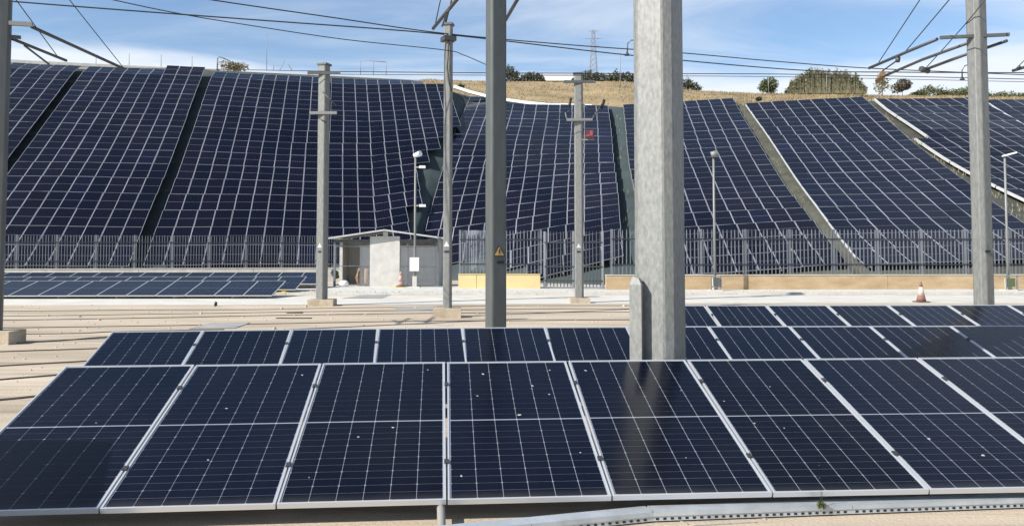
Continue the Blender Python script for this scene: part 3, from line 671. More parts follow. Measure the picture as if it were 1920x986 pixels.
def cant(T, name, pts, r, z):
    P = []
    for x, y, zz in pts: P.append(atz(x, y, zz))
    return T.part(name, MB().tube(P, r, 8), M_TUBE)
cant(TL, 'cantilever_tube', [(60, 51, 6.05), (150, 92, 6.05), (234, 130, 6.05)], .035, 0)
cant(TL, 'cantilever_tube', [(22, 73, 5.80), (124, 114, 5.80)], .032, 0)
cant(TL, 'stay_rod', [(46, 86, 5.68), (92, 121, 5.62)], .02, 0)
cant(T5, 'cantilever_tube', [(1757, 74, 5.98), (1700, 98, 5.98), (1630, 128, 5.98)], .035, 0)
cant(T5, 'cantilever_tube', [(1818, 80, 5.90), (1730, 112, 5.90), (1644, 149, 5.90)], .033, 0)
cant(T5, 'cantilever_tube', [(1818, 100, 5.72), (1729, 133, 5.70)], .033, 0)
cant(T5, 'cantilever_tube', [(1888, 77, 5.93), (1850, 90, 5.90)], .033, 0)
cant(T5, 'stay_rod', [(1685, 112, 5.9), (1655, 133, 5.9)], .016, 0)
T5.part('insulator', MB().tube([atz(1726, 129, 5.70), atz(1741, 134, 5.66)], .06), M_TUBE); T5.part('insulator', MB().tube([atz(1684, 108, 5.95), atz(1683, 116, 5.85)], .05), M_TUBE)
T5.part('insulator', MB().tube([atz(1655, 138, 5.9), atz(1646, 152, 5.85)], .07), M_BROWN)
cant(T3, 'cantilever_tube', [(868, -14, 6.0), (812, 54, 6.0)], .033, 0)
cant(T3, 'cantilever_tube', [(978, -14, 6.0), (948, 38, 6.0)], .033, 0)
T3.part('stay_rod', MB().tube([atz(846, 14, 6.0), atz(838, 24, 5.9), atz(829, 50, 5.85)], .016), M_TUBE); T3.part('stay_rod', MB().tube([atz(826, 0, 6.3), atz(816, 47, 6.0)], .01), M_WIRE)
cn_ = Thing('cantilever_end', atz(1919, 129, 5.9), 'dark cantilever tip poking in at the right picture edge', 'cantilever')
cn_.part('tube', MB().tube([atz(1899, 133, 5.9), atz(1950, 118, 5.9)], .035), M_TUBE); cn_.part('clip', MB().tube([atz(1908, 129, 5.9), atz(1912, 124, 5.95)], .03), M_TUBE)

def wire(label, pts, r=0.012, n=5):
    P = [atz(*p) if len(p) == 3 else p for p in pts]; out = []
    for i in range(len(P) - 1):
        p0, p1, p2, p3 = P[max(i - 1, 0)], P[i], P[i + 1], P[min(i + 2, len(P) - 1)]
        for k in range(10):
            t = k / 10; out.append(0.5 * ((2 * p1) + (p2 - p0) * t + (2 * p0 - 5 * p1 + 4 * p2 - p3) * t * t + (3 * p1 - p0 - 3 * p2 + p3) * t ** 3))
    out.append(P[-1]); solo('overhead_wire', MB().tube(out, r, n), M_WIRE, label, 'wire', 'overhead wires')
wire('overhead wire entering at the top left and meeting the shed pole near its top', [(250, -24, 7.5), (400, 1, 7.5), (620, 33, 7.5), (830, 63, 7.5), (1060, 84, 7.5), (1280, 100, 7.5), (1460, 116, 7.5), (1640, 129, 7.5), (1925, 141, 7.5)], .016)
wire('longest overhead wire, from the left pole across to the right', [(-80, -6, 7.5), (30, 4, 7.5), (250, 21, 7.5), (480, 38, 7.5), (740, 57, 7.5), (900, 72, 7.5), (1190, 105, 7.5), (1500, 132, 7.5), (1700, 136, 7.5), (1925, 137, 7.5)], .018)
wire('thin overhead wire below the others, ending behind the dark signed pole', [(120, -22, 7.0), (210, 0, 7.0), (340, 27, 7.0), (480, 50, 7.0), (650, 75, 7.0), (830, 94, 7.0), (870, 104, 7.0), (925, 128, 7.0)], .012)
wire('upper of two level wires skimming the crest', [(610, 134.5, 7.55), (900, 137, 7.55), (1190, 138.5, 7.55), (1500, 140, 7.55), (1925, 149, 7.55)], .014)
wire('lower of two level wires skimming the crest', [(610, 139.5, 7.45), (900, 141.5, 7.45), (1190, 142.5, 7.45), (1500, 145, 7.45), (1925, 154, 7.45)], .010)
wire('level wire left of the dark left pole bracket, along the crest', [(-60, 122, 7.5), (60, 123.5, 7.5), (240, 128, 7.5), (430, 131, 7.5), (610, 134, 7.5)], .011)
wire('slanting stay wire ending at the long left cantilever tube tip', [(100, -40, 7.9), (130, 0, 7.0), (232, 128, 6.1)], .010)
wire('slanting stay wire ending at the short left cantilever tube', [(10, -28, 6.6), (30, 0, 6.3), (107, 105, 5.86)], .010)
wire('slanting stay wire ending at the tip of the longest right cantilever tube', [(1760, -52, 7.2), (1725, 0, 6.7), (1648, 117, 6.05)], .011)
wire('slanting stay wire ending at the middle of the longest right cantilever tube', [(1820, -50, 7.0), (1780, 0, 6.5), (1697, 98, 6.0)], .011)
wire('slanting stay wire ending at the lowest right cantilever tube', [(1860, -18, 6.8), (1815, 40, 6.3), (1737, 127, 5.75)], .010)
wire('short stay wire at the right picture edge', [(1935, 100, 6.2), (1906, 128, 5.95)], .010)

# ------------------------------------------------------------------ lamp posts on the wall line
def lamp_post(label, px, ytop, depth, extras):
    b = at(px, HOR, depth); b.z = 0; top = at(px, ytop, depth).z
    T = Thing('lamp_post', b, label, 'lamp post', 'slim lamp posts by the fences')
    T.part('pole', MB().tube([b, b + GH * top], [.06, .045], 8), M_GALV)
    T.part('base', MB().box(b + GH * .06, (.5, .5, .12)).box(b + GH * .35, (.2, .2, .5)), M_CONC)
    extras(T, b, top); return T
def ex1(T, b, top):
    T.part('lamp_head', MB().tube([b + Vector((-.05, 0, top)), b + Vector((.25, -.2, top + .08))], [.10, .14], 8), M_WHITE)
    for z, dx in ((top - .55, .28), (top - 2.35, .30)):
        a = T.part('bracket', MB().beam(b + Vector((0, 0, z)), b + Vector((dx, -.1, z)), .05, .05), M_GALV); T.part('floodlight', MB().box(b + Vector((dx + .06, -.16, z + .0)), (.28, .18, .12), .2), M_WHITE, a)
    T.part('control_box', MB().box(b + Vector((.0, -.16, 1.15)), (.42, .2, .62)), M_WHITE)
lamp_post('slim lamp post with two floodlights and a white box, in front of the shed', 778, 292, 38.9, ex1)
def ex2(T, b, top):
    T.part('lamp_head', MB().tube([b + Vector((-.12, -.05, top - .02)), b + Vector((.14, -.12, top + .05))], [.13, .13], 8), M_GALV)
    T.part('base_frame', MB().beam(b + Vector((-.2, -.22, .1)), b + Vector((-.2, -.22, .72)), .05, .05).beam(b + Vector((.2, -.22, .1)), b + Vector((.2, -.22, .72)), .05, .05).beam(b + Vector((-.2, -.22, .7)), b + Vector((.2, -.22, .7)), .05, .05).beam(b + Vector((-.2, -.22, .25)), b + Vector((.2, -.22, .25)), .05, .05), M_GALV)
    T.part('junction_box', MB().box(b + Vector((.02, -.2, .46)), (.26, .16, .34)), M_GALV_D)
lamp_post('slim lamp post standing before the ochre wall right of the big column', 1340, 290, 35.6, ex2)
def ex3(T, b, top):
    T.part('lamp_head', MB().beam(b + Vector((-.1, 0, top)), b + Vector((.42, -.15, top + .14)), .16, .06), M_WHITE)
    T.part('base_frame', MB().beam(b + Vector((-.22, -.22, .1)), b + Vector((-.22, -.22, .72)), .05, .05).beam(b + Vector((.25, -.22, .1)), b + Vector((.25, -.22, .72)), .05, .05).beam(b + Vector((-.22, -.22, .7)), b + Vector((.25, -.22, .7)), .05, .05), M_GALV)
    T.part('junction_box', MB().box(b + Vector((-.02, -.2, .42)), (.3, .16, .36)), mat('green_box', (.08, .11, .05), .6))
lamp_post('slim lamp post at the right edge, right of the cantilever pole', 1889, 293, 35.8, ex3)

# ------------------------------------------------------------------ walls, palisade fences, gate
def wall_thing(label, a, b, h, th, m, joints=()):
    a, b = Vector((a[0], a[1], 0)), Vector((b[0], b[1], 0)); d = (b - a).normalized(); L = (b - a).length
    T = Thing('low_wall', a, label, 'wall'); n = Vector((d.y, -d.x, 0)); x = 0.0; cuts = list(joints) + [L]
    for c in cuts:
        p, q = a + d * (x + .008), a + d * (c - .008); T.part('wall_panel', MB().beam(p + GH * (h / 2), q + GH * (h / 2), th, h), m); x = c
    T.part('coping', MB().beam(a + GH * (h + .015), b + GH * (h + .015), th + .05, .03), M_CONC if m is M_WALL else m)
    return T
wall_thing('long ochre retaining wall under the right palisade fence', (4.07, 36.45), (34.0, 37.5), 0.70, 0.30, M_WALL, (6.2, 12.4, 18.6, 24.8))
wall_thing('pale yellow low wall between the shed and the gate', (-2.42, 37.9), (1.28, 37.75), 0.70, 0.30, M_YWALL, (0.83,))
wall_thing('low pale ledge under the left palisade fence', (-34.0, 42.6), (-9.2, 48.2), 0.80, 0.35, M_CONC, (7, 14, 20))
M_GATE = mat('gate_bars', (.055, .06, .068), .55, .25)
def pale_mesh(h, w, m):
    mb = MB(); d = .018
    fr = [(-w / 2, 0), (w / 2, 0), (w / 2, h - .10), (w / 6, h), (-w / 6, h), (-w / 2, h - .10)]
    mb.add([(x, -d, z) for x, z in fr] + [(x, d, z) for x, z in fr], [tuple(range(6)), tuple(range(11, 5, -1))] + [(i, 6 + i, 6 + (i + 1) % 6, (i + 1) % 6) for i in range(6)])
    return mb.mesh('pale', m)
def palisade(label, a, b, z0, h, bay, npale, group='palisade fences', pw=.038, post_m=None, name='palisade_fence', cat='fence', rails=(.22, .78), dark=False):
    return _palisade(label, a, b, z0, h, bay, npale, group, pw, post_m, name, cat, rails, dark)
def _palisade(label, a, b, z0, h, bay, npale, group, pw, post_m, name, cat, rails, dark):
    a, b = Vector((a[0], a[1], z0)), Vector((b[0], b[1], z0)); d = (b - a).normalized(); L = (b - a).length; rz = math.atan2(d.y, d.x)
    T = Thing(name, a, label, cat, group); n = max(1, round(L / bay)); bay = L / n; pm = pale_mesh(h - .04, pw, M_GATE if dark else M_PALE); back = Vector((-d.y, d.x, 0))
    post = MB().box((0, 0, h / 2), (.10, .10, h)).mesh('post', post_m or M_PALE)
    for i in range(n + 1):
        o = bpy.data.objects.new('post', post); C.objects.link(o); o.parent = T.o; o.location = d * (bay * i); o.rotation_euler = (0, 0, rz)
    for i in range(n):
        for k in range(npale):
            o = bpy.data.objects.new('pale', pm); C.objects.link(o); o.parent = T.o
            o.location = d * (bay * (i + (k + .7) / (npale + .4))) - back * .03 + GH * random.uniform(-.01, .015) + Vector((0, 0, .03)); o.rotation_euler = (0, random.gauss(0, .006), rz)
    for v in rails:
        T.part('rail', MB().beam(a + GH * h * v - back * .065, b + GH * h * v - back * .065, .03, .05), M_FRAIL)
    return T
palisade('grey palisade fence on the ochre wall at the right', (4.35, 36.5), (33.8, 37.53), 0.73, 1.98, 1.93, 11)
palisade('grey palisade fence along the foot of the left panel fields', (-34.0, 42.9), (-9.3, 48.45), 0.82, 1.82, 1.98, 13, pw=.030)
palisade('palisade fence on the pale yellow wall beside the gate', (-2.35, 37.95), (1.3, 37.8), 0.73, 1.98, 1.82, 11)
palisade('palisade gate with bars to the ground behind the pole with the red box', (1.48, 37.75), (4.0, 36.9), 0.14, 2.5, 1.3, 8, group=None, name='gate', cat='gate', rails=(.12, .37, .80), post_m=M_PALE, dark=True)
# translucent sheet tied to the fence
m_sh = bpy.data.materials.new('plastic_sheet'); m_sh.use_nodes = True
bs_ = m_sh.node_tree.nodes['Principled BSDF']; bs_.inputs['Base Color'].default_value = (.45, .50, .54, 1); bs_.inputs['Roughness'].default_value = .35; bs_.inputs['Alpha'].default_value = .42
sv = []; 
for i in range(13):
    for j in range(9):
        x = -2.2 + 1.35 * i / 12; z = .85 + 1.85 * j / 8; sv.append((x, 38.06 + .05 * math.sin(x * 9) + .03 * noise.noise(Vector((x * 3, z * 2, 1))), z))
solo('plastic_sheet', MB().add(sv, [(i * 9 + j, i * 9 + j + 1, i * 9 + j + 10, i * 9 + j + 9) for i in range(12) for j in range(8)]), m_sh, 'cloudy plastic sheet hung behind the fence on the yellow wall', 'sheet')

# ------------------------------------------------------------------ shed
SX0, SX1, SY, SD = -8.45, -3.55, 39.85, 2.6
Ts = Thing('shed', ((SX0 + SX1) / 2, SY, 0.08), 'little open shed with shallow gable roof and pale front wall', 'shed')
cxs = -6.05; eave, ridge = 2.38, 2.78
fw = MB().add([(cxs - .72 + a, SY + b, z) for z, t in ((0.08, 0), (2.46, 0)) for a, b in ((0, 0), (1.42, 0), (1.42, .18), (0, .18))], [(0, 1, 5, 4), (1, 2, 6, 5), (2, 3, 7, 6), (3, 0, 4, 7), (4, 5, 6, 7)])
Ts.part('front_wall', fw, M_CONC)
Ts.part('side_wall', MB().box((SX1 - .02, SY + SD / 2 + .1, 1.2), (.14, SD - .2, 2.3)), M_CONC)
Ts.part('side_wall', MB().box((SX0 + .14, SY + SD / 2 + .4, 1.2), (.14, SD - .9, 2.3)), M_CONC)
Ts.part('back_wall', MB().box(((SX0 + SX1) / 2, SY + SD, 1.2), (SX1 - SX0 - .2, .14, 2.3)), M_CONC)
for sx, sgn in ((SX0 - .32, 1), (SX1 + .42, -1)):
    mb = MB(); n = 12
    apex = Vector((cxs, SY - .28, ridge)); e_ = Vector((sx, SY - .28, eave))
    prof = []
    for i in range(n * 4 + 1):
        prof.append((i / (n * 4), .02 * math.cos(i * math.pi / 2)))
    D = Vector((0, SD + .6, .0)); fvs = []
    for t, dz in prof:
        p = apex.lerp(e_, t) + GH * dz * .6; fvs += [p, p + D, p - GH * .05, p + D - GH * .05]
    fs = []
    for i in range(len(prof) - 1):
        a, b = 4 * i, 4 * i + 4; fs += [(a, a + 1, b + 1, b), (a + 2, b + 2, b + 3, a + 3), (a, b, b + 2, a + 2), (a + 1, a + 3, b + 3, b + 1)]
    mb.add(fvs, fs); Ts.part('roof_sheet', mb, M_ROOF)
    Ts.part('barge_board', MB().beam(apex + Vector((0, -.03, -.03)), e_ + Vector((0, -.03, -.03)), .03, .07), M_ROOF)
Ts.part('ridge_post', MB().box((cxs + .02, SY + .08, 2.56), (.22, .14, .24)), M_CONC)
for x in (SX0, SX1 - .05, -7.22, -4.98): Ts.part('post', MB().box((x, SY + .05, 1.12), (.10, .10, 2.12) if x in (SX0, SX1 - .05) else (.06, .06, 1.95)), M_PALE)
for x0, x1 in ((-8.4, -7.2), (-7.2, -6.78), (-5.34, -5.0), (-4.96, -3.62)):
    fr = Ts.part('door_rail', MB().beam((x0, SY + .02, 1.98), (x1, SY + .02, 1.98), .04, .05), M_PALE)
    Ts.part('door_rail', MB().beam((x0, SY + .02, .16), (x1, SY + .02, .16), .04, .05), M_PALE); Ts.part('door_rail', MB().beam((x0, SY + .02, 1.05), (x1, SY + .02, 1.05), .03, .03), M_PALE)
    wm = MB(); k = x0 + .05
    while k < x1: wm.beam((k, SY + .03, .16), (k, SY + .03, 1.98), .012, .012); k += .055
    z = .2
    while z < 1.96: wm.beam((x0, SY + .035, z), (x1, SY + .035, z), .012, .012); z += .055
    if x0 > -8.3: Ts.part('wire_mesh', wm, M_MESHW, fr)
Ts.part('roof_beam', MB().beam((SX0, SY + .1, 2.24), (SX1, SY + .1, 2.24), .08, .12), M_GALV_D)
# clutter by the shed
def blob(name, c, s, m, label, cat, n=10, k=.25, seed=1):
    mb = MB(); vs = []; rows = 6
    for i in range(rows + 1):
        th = math.pi * i / rows
        for j in range(n):
            ph = 2 * math.pi * j / n; v = Vector((math.sin(th) * math.cos(ph), math.sin(th) * math.sin(ph), math.cos(th))); r = 1 + k * noise.noise(v * 1.7 + Vector((seed, 0, 0)))
            vs.append(Vector(c) + Vector((v.x * s[0] * r, v.y * s[1] * r, max(v.z * s[2] * r + s[2] * .9, 0.0))))
    mb.add(vs, [(i * n + j, (i + 1) * n + j, (i + 1) * n + (j + 1) % n, i * n + (j + 1) % n) for i in range(rows) for j in range(n)], 0, True)
    return solo(name, mb, m, label, cat, origin=c)
blob('sack', (-7.95, 39.55, .08), (.26, .2, .16), M_WHITE, 'small white sack lying at the left mesh door of the shed', 'sack', seed=3)
blob('sack', (-7.35, 40.7, .08), (.22, .2, .45), M_BROWN, 'brown upright sack inside the shed behind the open bay', 'sack', seed=5, k=.5)
blob('sack', (-7.02, 40.6, .08), (.16, .16, .52), mat('tan_clutter', (.33, .2, .09), .8), 'slim tan bundle standing inside the shed', 'bundle', seed=9, k=.4)
blob('rubble_heap', (-9.9, 38.4, .08), (1.1, .55, .16), M_ROAD, 'low pale heap of rubble left of the shed', 'rubble', n=18, k=.5, seed=12)
solo('yellow_marking', MB().box((-5.32, 38.7, .088), (.72, .3, .016)), M_YSPOT, 'yellow painted patch on the pavement before the shed cone', 'marking')
p = atz(530, 552); solo('yellow_bracket', MB().box((p.x, p.y, .05), (.45, .22, .08), .1).box((p.x + .05, p.y, .10), (.16, .16, .05)), M_YSPOT, 'small yellow fitting at the right end of the kerbside panel row', 'fitting')
def cone(label, p, h, mb_, mw):
    T = Thing('traffic_cone', p, label, 'traffic cone', 'traffic cones')
    def ring(z0, z1, r0, r1): return MB().tube([p + GH * z0, p + GH * z1], [r0, r1], 14)
    s = h / .7
    T.part('base', MB().box(p + GH * .02 * s, (.40 * s, .40 * s, .04 * s), .1), M_RUST)
    T.part('lower_band', ring(.04 * s, .24 * s, .16 * s, .115 * s), mb_)
    T.part('middle_band', ring(.24 * s, .52 * s, .114 * s, .062 * s), mw)
    T.part('tip', ring(.52 * s, .70 * s, .062 * s, .03 * s), mb_)
cone('faded orange and white traffic cone on the pale road before the ochre wall', Vector((13.9, 28.5, .006)), .70, M_CONE, mat('dirty_white', (.52, .48, .42), .8, var=.15, scale=9))
cone('pinkish traffic cone leaning close to the shed front wall', Vector((-5.22, 39.3, .08)), .72, mat('pale_orange', (.40, .27, .24), .7, var=.15), mat('pale_orange2', (.50, .33, .28), .7))

# ------------------------------------------------------------------ cable tray and conduit in the foreground
ptsT = [Vector((-0.75, 4.935, 0)), Vector((0.1, 5.185, 0)), Vector((0.88, 5.42, 0)), Vector((2.2, 5.57, 0)), Vector((3.9, 5.76, 0))]
Tt = Thing('cable_tray', ptsT[2], 'perforated galvanised cable tray on the paving before the nearest row', 'cable tray')
M_TRAY = mat('tray_steel', (.44, .475, .50), .45, .35, var=.15, scale=6)
for p, q in zip(ptsT, ptsT[1:]):
    d = (q - p).normalized(); n_ = Vector((d.y, -d.x, 0)); L = (q - p).length
    lid = Tt.part('lid', MB().beam(p + GH * .064, q + GH * .064 - d * .004, .13, .008), M_TRAY)
    Tt.part('lid_lip', MB().beam(p + GH * .054 + n_ * .0685, q + GH * .054 + n_ * .0685 - d * .004, .003, .026), M_TRAY, lid)
    Tt.part('side', MB().beam(p + GH * .035 + n_ * .062, q + GH * .035 + n_ * .062, .004, .05).beam(p + GH * .035 - n_ * .062, q + GH * .035 - n_ * .062, .004, .05), M_TRAY)
    sl = MB(); k = .03
    while k < L - .02:
        sl.box(p + d * k + n_ * .0645 + GH * .024, (.02, .003, .013), math.atan2(d.y, d.x)); k += .048
    Tt.part('slots', sl, M_BLK, kind='stuff')
cp = [Vector((-.46, 5.46, .09)), Vector((-.44, 5.28, .085)), Vector((-.43, 5.18, .05)), Vector((-.42, 5.08, .03)), Vector((-.40, 4.7, .028)), Vector((-.42, 4.3, .028))]
solo('conduit', MB().tube(cp, .026, 10), mat('grey_plastic', (.28, .26, .23), .55), 'grey plastic conduit coming out from under the nearest row', 'conduit', origin=cp[-1])
solo('cable', MB().tube([Vector((-.56, 5.2, .01)), Vector((-.53, 5.0, .012)), Vector((-.56, 4.9, .01)), Vector((-.52, 4.7, .01))], .006, 6), M_BLK, 'thin black cable lying beside the grey conduit', 'cable')
# slab joints in the paving at the right foreground (thin recessed-looking strips)
jm = MB()
for (x0, y0, x1, y1) in ((1270, 974, 1290, 983), (1422, 967, 1437, 974), (1715, 947, 1745, 957), (1862, 942, 1880, 948), (1300, 986, 1420, 979)):
    a, b = atz(x0, y0), atz(x1, y1); jm.beam((a.x, a.y, .002), (b.x, b.y, .002), .008, .008)
solo('paving_joint', jm, M_SLAB, kind='structure')

# cabinet outside the left edge, whose shade falls on the nearest panels
Tc = Thing('electrical_cabinet', (-5.05, 3.95, 0), 'tall grey electrical cabinet left of the nearest row', 'cabinet')
Tc.part('body', MB().box((-5.05, 3.95, 1.0), (.7, 1.7, 1.8)), M_GALV_D); Tc.part('plinth', MB().box((-5.05, 3.95, .05), (.8, 1.8, .1)), M_CONC)
Tc.part('roof', MB().box((-5.05, 3.95, 1.92), (.78, 1.78, .05)), M_GALV_D); Tc.part('door', MB().box((-4.69, 3.95, 1.0), (.02, 1.5, 1.6)), M_GALV)

# ------------------------------------------------------------------ vegetation, far things
def tree(name, label, px, ybase, ytop, halfw, depth, m, n, leaf=.22, trunk=True, clumps=9, spiky=0.0, group='trees on the hilltop'):
    b = at(px, ybase, depth); k = depth / F_PX; H_ = (ybase - ytop) * k; W = halfw * k
    T = Thing(name, b, label, 'tree' if trunk else 'shrub', group)
    tb = MB(); tb.tube([b - GH * min(.5, H_ * .1), b + GH * H_ * .25, b + GH * H_ * .6], [min(.12, H_ * .02), min(.09, H_ * .014), min(.03, H_ * .01)], 7)
    rnd = random.Random(int(px * 7 + ytop))
    cl = []
    for i in range(clumps):
        a = rnd.uniform(0, 2 * math.pi); rr = rnd.uniform(0, .5); h = rnd.uniform(.22 if not trunk else .30, .80)
        env = math.sqrt(max(.05, 1 - ((h - .45) / .62) ** 2))
        c = b + Vector((math.cos(a) * W * rr * env, math.sin(a) * W * rr * env * .8, H_ * h)); s = Vector((W, W, H_ * .8)) * rnd.uniform(.34, .56); cl.append((c, s))
        tb.tube([b + GH * H_ * .2, b.lerp(c, .6) + GH * .1, c], [min(.05, H_ * .01), min(.025, H_ * .006), min(.012, H_ * .003)], 5)
    T.part('trunk', tb, M_BARK); lv, lf = [], []
    for i in range(n):
        c, s = cl[rnd.randrange(len(cl))]
        v = Vector((rnd.gauss(0, 1), rnd.gauss(0, 1), rnd.gauss(0, 1))).normalized() * (rnd.random() ** .35)
        q = c + Vector((v.x * s.x, v.y * s.y, v.z * s.z)); 
        if spiky and rnd.random() < spiky: q.z += rnd.uniform(0, H_ * .14)
        if q.z < b.z: q.z = b.z + rnd.uniform(0, .3)
        d1 = Vector((rnd.gauss(0, 1), rnd.gauss(0, 1), rnd.gauss(0, .6) + (1.2 if spiky else 0))).normalized(); d2 = d1.cross(Vector((rnd.gauss(0, 1), rnd.gauss(0, 1), rnd.gauss(0, 1)))).normalized()
        l_ = leaf * rnd.uniform(.6, 1.5); w_ = l_ * .5; o = len(lv)
        lv += [q - d1 * l_ * .5, q + d2 * w_ * .5, q + d1 * l_ * .5, q - d2 * w_ * .5]; lf.append((o, o + 1, o + 2, o + 3))
    T.part('crown', MB().add(lv, lf), m, kind='stuff')
def scrub(name, label, prof, ybase, depth, m, n, leaf=.26, group='scrub on the hilltop'):
    x0, x1 = prof[0][0], prof[-1][0]; xm = (x0 + x1) / 2; b = at(xm, ybase, depth); k = depth / F_PX; rnd = random.Random(int(xm))
    T = Thing(name, b, label, 'shrub', group); lv, lf = [], []; st = MB()
    dh = max(ybase - y for _, y in prof) * k
    for i in range(n):
        x = rnd.uniform(x0, x1); y = rnd.gauss(0, .7); H_ = (ybase - interp(prof, x)) * k * (.84 + .42 * noise.noise(Vector((x * .22, y * .9, xm))))
        v = rnd.random() ** .65
        q = b + Vector(((x - xm) * k, y, max(.0, H_ * v))) + Vector((rnd.gauss(0, .08), 0, rnd.gauss(0, .07)))
        if noise.noise(q * 1.6) < -.22: continue
        d1 = Vector((rnd.gauss(0, 1), rnd.gauss(0, 1), rnd.gauss(0, 1))).normalized(); d2 = d1.cross(Vector((rnd.gauss(0, 1), rnd.gauss(0, 1), rnd.gauss(0, 1)))).normalized()
        l_ = leaf * rnd.uniform(.5, 1.4); o = len(lv); lv += [q - d1 * l_ * .5, q + d2 * l_ * .25, q + d1 * l_ * .5, q - d2 * l_ * .25]; lf.append((o, o + 1, o + 2, o + 3))
    for i in range(max(4, int((x1 - x0) / 4))):
        x = rnd.uniform(x0 + 2, x1 - 2); p = b + Vector(((x - xm) * k, rnd.gauss(0, .4), -.2)); t = p + Vector((rnd.gauss(0, .3), 0, (ybase - interp(prof, x)) * k * 1.02 + .2)); st.tube([p, p.lerp(t, .5) + Vector((rnd.gauss(0, .1), 0, 0)), t], [.06, .04, .012], 5)
    T.part('branches', st, M_BARK); T.part('foliage', MB().add(lv, lf), m, kind='stuff')
scrub('dark_scrub', 'dark upright scrub just right of the signed pole on the hilltop', [(938, 148), (946, 132), (953, 124), (961, 126), (966, 134), (972, 133), (978, 143), (982, 150)], 154, 106, M_LEAF_D, 2600)
scrub('dark_scrub', 'low dark scrub left of the white building on the hill', [(976, 148), (984, 139), (996, 136), (1008, 138), (1016, 143), (1020, 151)], 154, 107, M_LEAF_D, 2200)
scrub('dark_scrub', 'dark scrub at the foot of the lattice mast', [(1072, 150), (1086, 139), (1098, 134), (1112, 133), (1126, 138), (1138, 142), (1142, 152)], 156, 107, M_LEAF_D, 3400)
scrub('dark_scrub', 'spreading dark scrub left of the big column', [(1132, 150), (1142, 140), (1152, 134), (1164, 136), (1182, 139), (1200, 142), (1206, 154)], 157, 107, M_LEAF_D, 3400)
scrub('dark_scrub', 'dark scrub sloping down on the right side of the big column', [(1240, 152), (1262, 144), (1284, 146), (1296, 152), (1306, 158), (1312, 167)], 171, 107, M_LEAF_D, 3000)
tree('round_tree', 'small round olive coloured tree standing alone on the hill', 1438, 177, 147, 25, 106, M_LEAF, 2600, .26)
REED_TOP = [(1472, 174), (1480, 160), (1488, 147), (1505, 138), (1527, 127), (1545, 134), (1568, 131), (1590, 137), (1606, 140), (1614, 152), (1622, 172)]
def reeds(label, px, ytop, hw, n, seed):
    d0 = 106; b = at(px, 177, d0); k = d0 / F_PX; rnd = random.Random(seed)
    T = Thing('reed_clump', b, label, 'reeds', 'clumps of the reed thicket')
    for nm, m, cnt, leafy in (('stems', M_REED, n, 0), ('foliage', M_LEAF, n, 1), ('pale_plumes', M_LEAF_P, n // 3, 2)):
        lv, lf = [], []
        for i in range(cnt):
            u = rnd.uniform(-1, 1); x = u * hw * k; y = rnd.uniform(-1.2, 1.2)
            h = max(.2, (177 - interp(REED_TOP, px + u * hw)) * k * (.84 + .45 * noise.noise(Vector((px * .12 + u * 7, y * .6, 2))) + rnd.gauss(0, .09)))
            p = b + Vector((x, y, -.1)); t = p + Vector((rnd.gauss(0, .12), rnd.gauss(0, .12), h)); o = len(lv)
            if leafy == 0:
                w = rnd.uniform(.02, .045); lv += [p - Vector((w, 0, 0)), p + Vector((w, 0, 0)), t]; lf.append((o, o + 1, o + 2))
            else:
                q = p.lerp(t, rnd.uniform(.15, 1) if leafy == 1 else rnd.uniform(.45, 1.03)); l_ = rnd.uniform(.14, .34); a = rnd.uniform(0, 6.28)
                dx = Vector((math.cos(a), math.sin(a), rnd.uniform(-.2, 1.6))).normalized() * l_; dy = Vector((-math.sin(a), math.cos(a), rnd.uniform(-.4, .4))) * l_ * .3
                lv += [q - dx * .5, q + dy, q + dx * .5, q - dy]; lf.append((o, o + 1, o + 2, o + 3))
        T.part(nm, MB().add(lv, lf), m, kind='stuff')
M_REED = mat('reed_stem', (.15, .145, .085), .85, col2=(.27, .245, .155), scale=.8)
for px, yt, hw, lb in ((1497, 140, 20, 'left end clump of the big reed thicket on the hill'), (1527, 128, 22, 'tallest clump of the big reed thicket on the hill'), (1562, 134, 24, 'middle pale clump of the big reed thicket'), (1595, 137, 24, 'right end clump of the big reed thicket on the hill')):
    reeds(lb, px, yt, hw, 2600, px)
tree('bare_tree', 'thin nearly bare tree behind the cantilever tube tips', 1655, 178, 138, 20, 106, M_LEAF_P, 420, .30, clumps=12)
tree('round_tree', 'grey round bush right of the bare tree', 1692, 178, 152, 22, 108, mat('leaf_grey', (.10, .095, .07), .8, col2=(.17, .155, .115), scale=.8), 2400, .28)
scrub('low_hedge', 'low green hedge left of the right cantilever pole', [(1704, 178), (1716, 170), (1732, 163), (1746, 159), (1760, 164), (1776, 170), (1786, 172)], 184, 110, M_LEAF, 3000)
scrub('low_hedge', 'low green hedge close behind the right cantilever pole', [(1776, 174), (1790, 166), (1806, 163), (1826, 165), (1844, 170), (1852, 178)], 185, 110, M_LEAF, 3000)
scrub('low_hedge', 'low green hedge at the right picture edge', [(1846, 180), (1866, 175), (1890, 173), (1915, 175), (1945, 176), (1960, 182)], 187, 110, M_LEAF, 2400)
tree('crest_shrub', 'leafy shrub on the crest beside the bent pipe', 440, 135, 117, 36, 79, M_LEAF_P, 900, .2, trunk=False)
tree('crest_shrub', 'tiny green bush on the crest above the thin bright rail', 1423, 190, 182, 8, 75, M_LEAF_D, 500, .16, trunk=False)
tree('crest_shrub', 'small dark bush on the crest beside the white gutter start', 866, 166, 158, 9, 78, M_LEAF_D, 500, .16, trunk=False)
tree('weed', 'green weed beside the left shed post', 628, 522, 505, 9, 41.2, M_LEAF, 700, .09, trunk=False, group='weeds')
tree('weed', 'tiny weed at the edge of the cable tray', 1541, 953, 938, 13, 5.47, M_LEAF, 160, .018, trunk=False, group='weeds')
tree('weed', 'small weed on the edge of the road left of the slim pole', 404, 574, 566, 5, 26.3, M_LEAF_D, 160, .05, trunk=False, group='weeds')

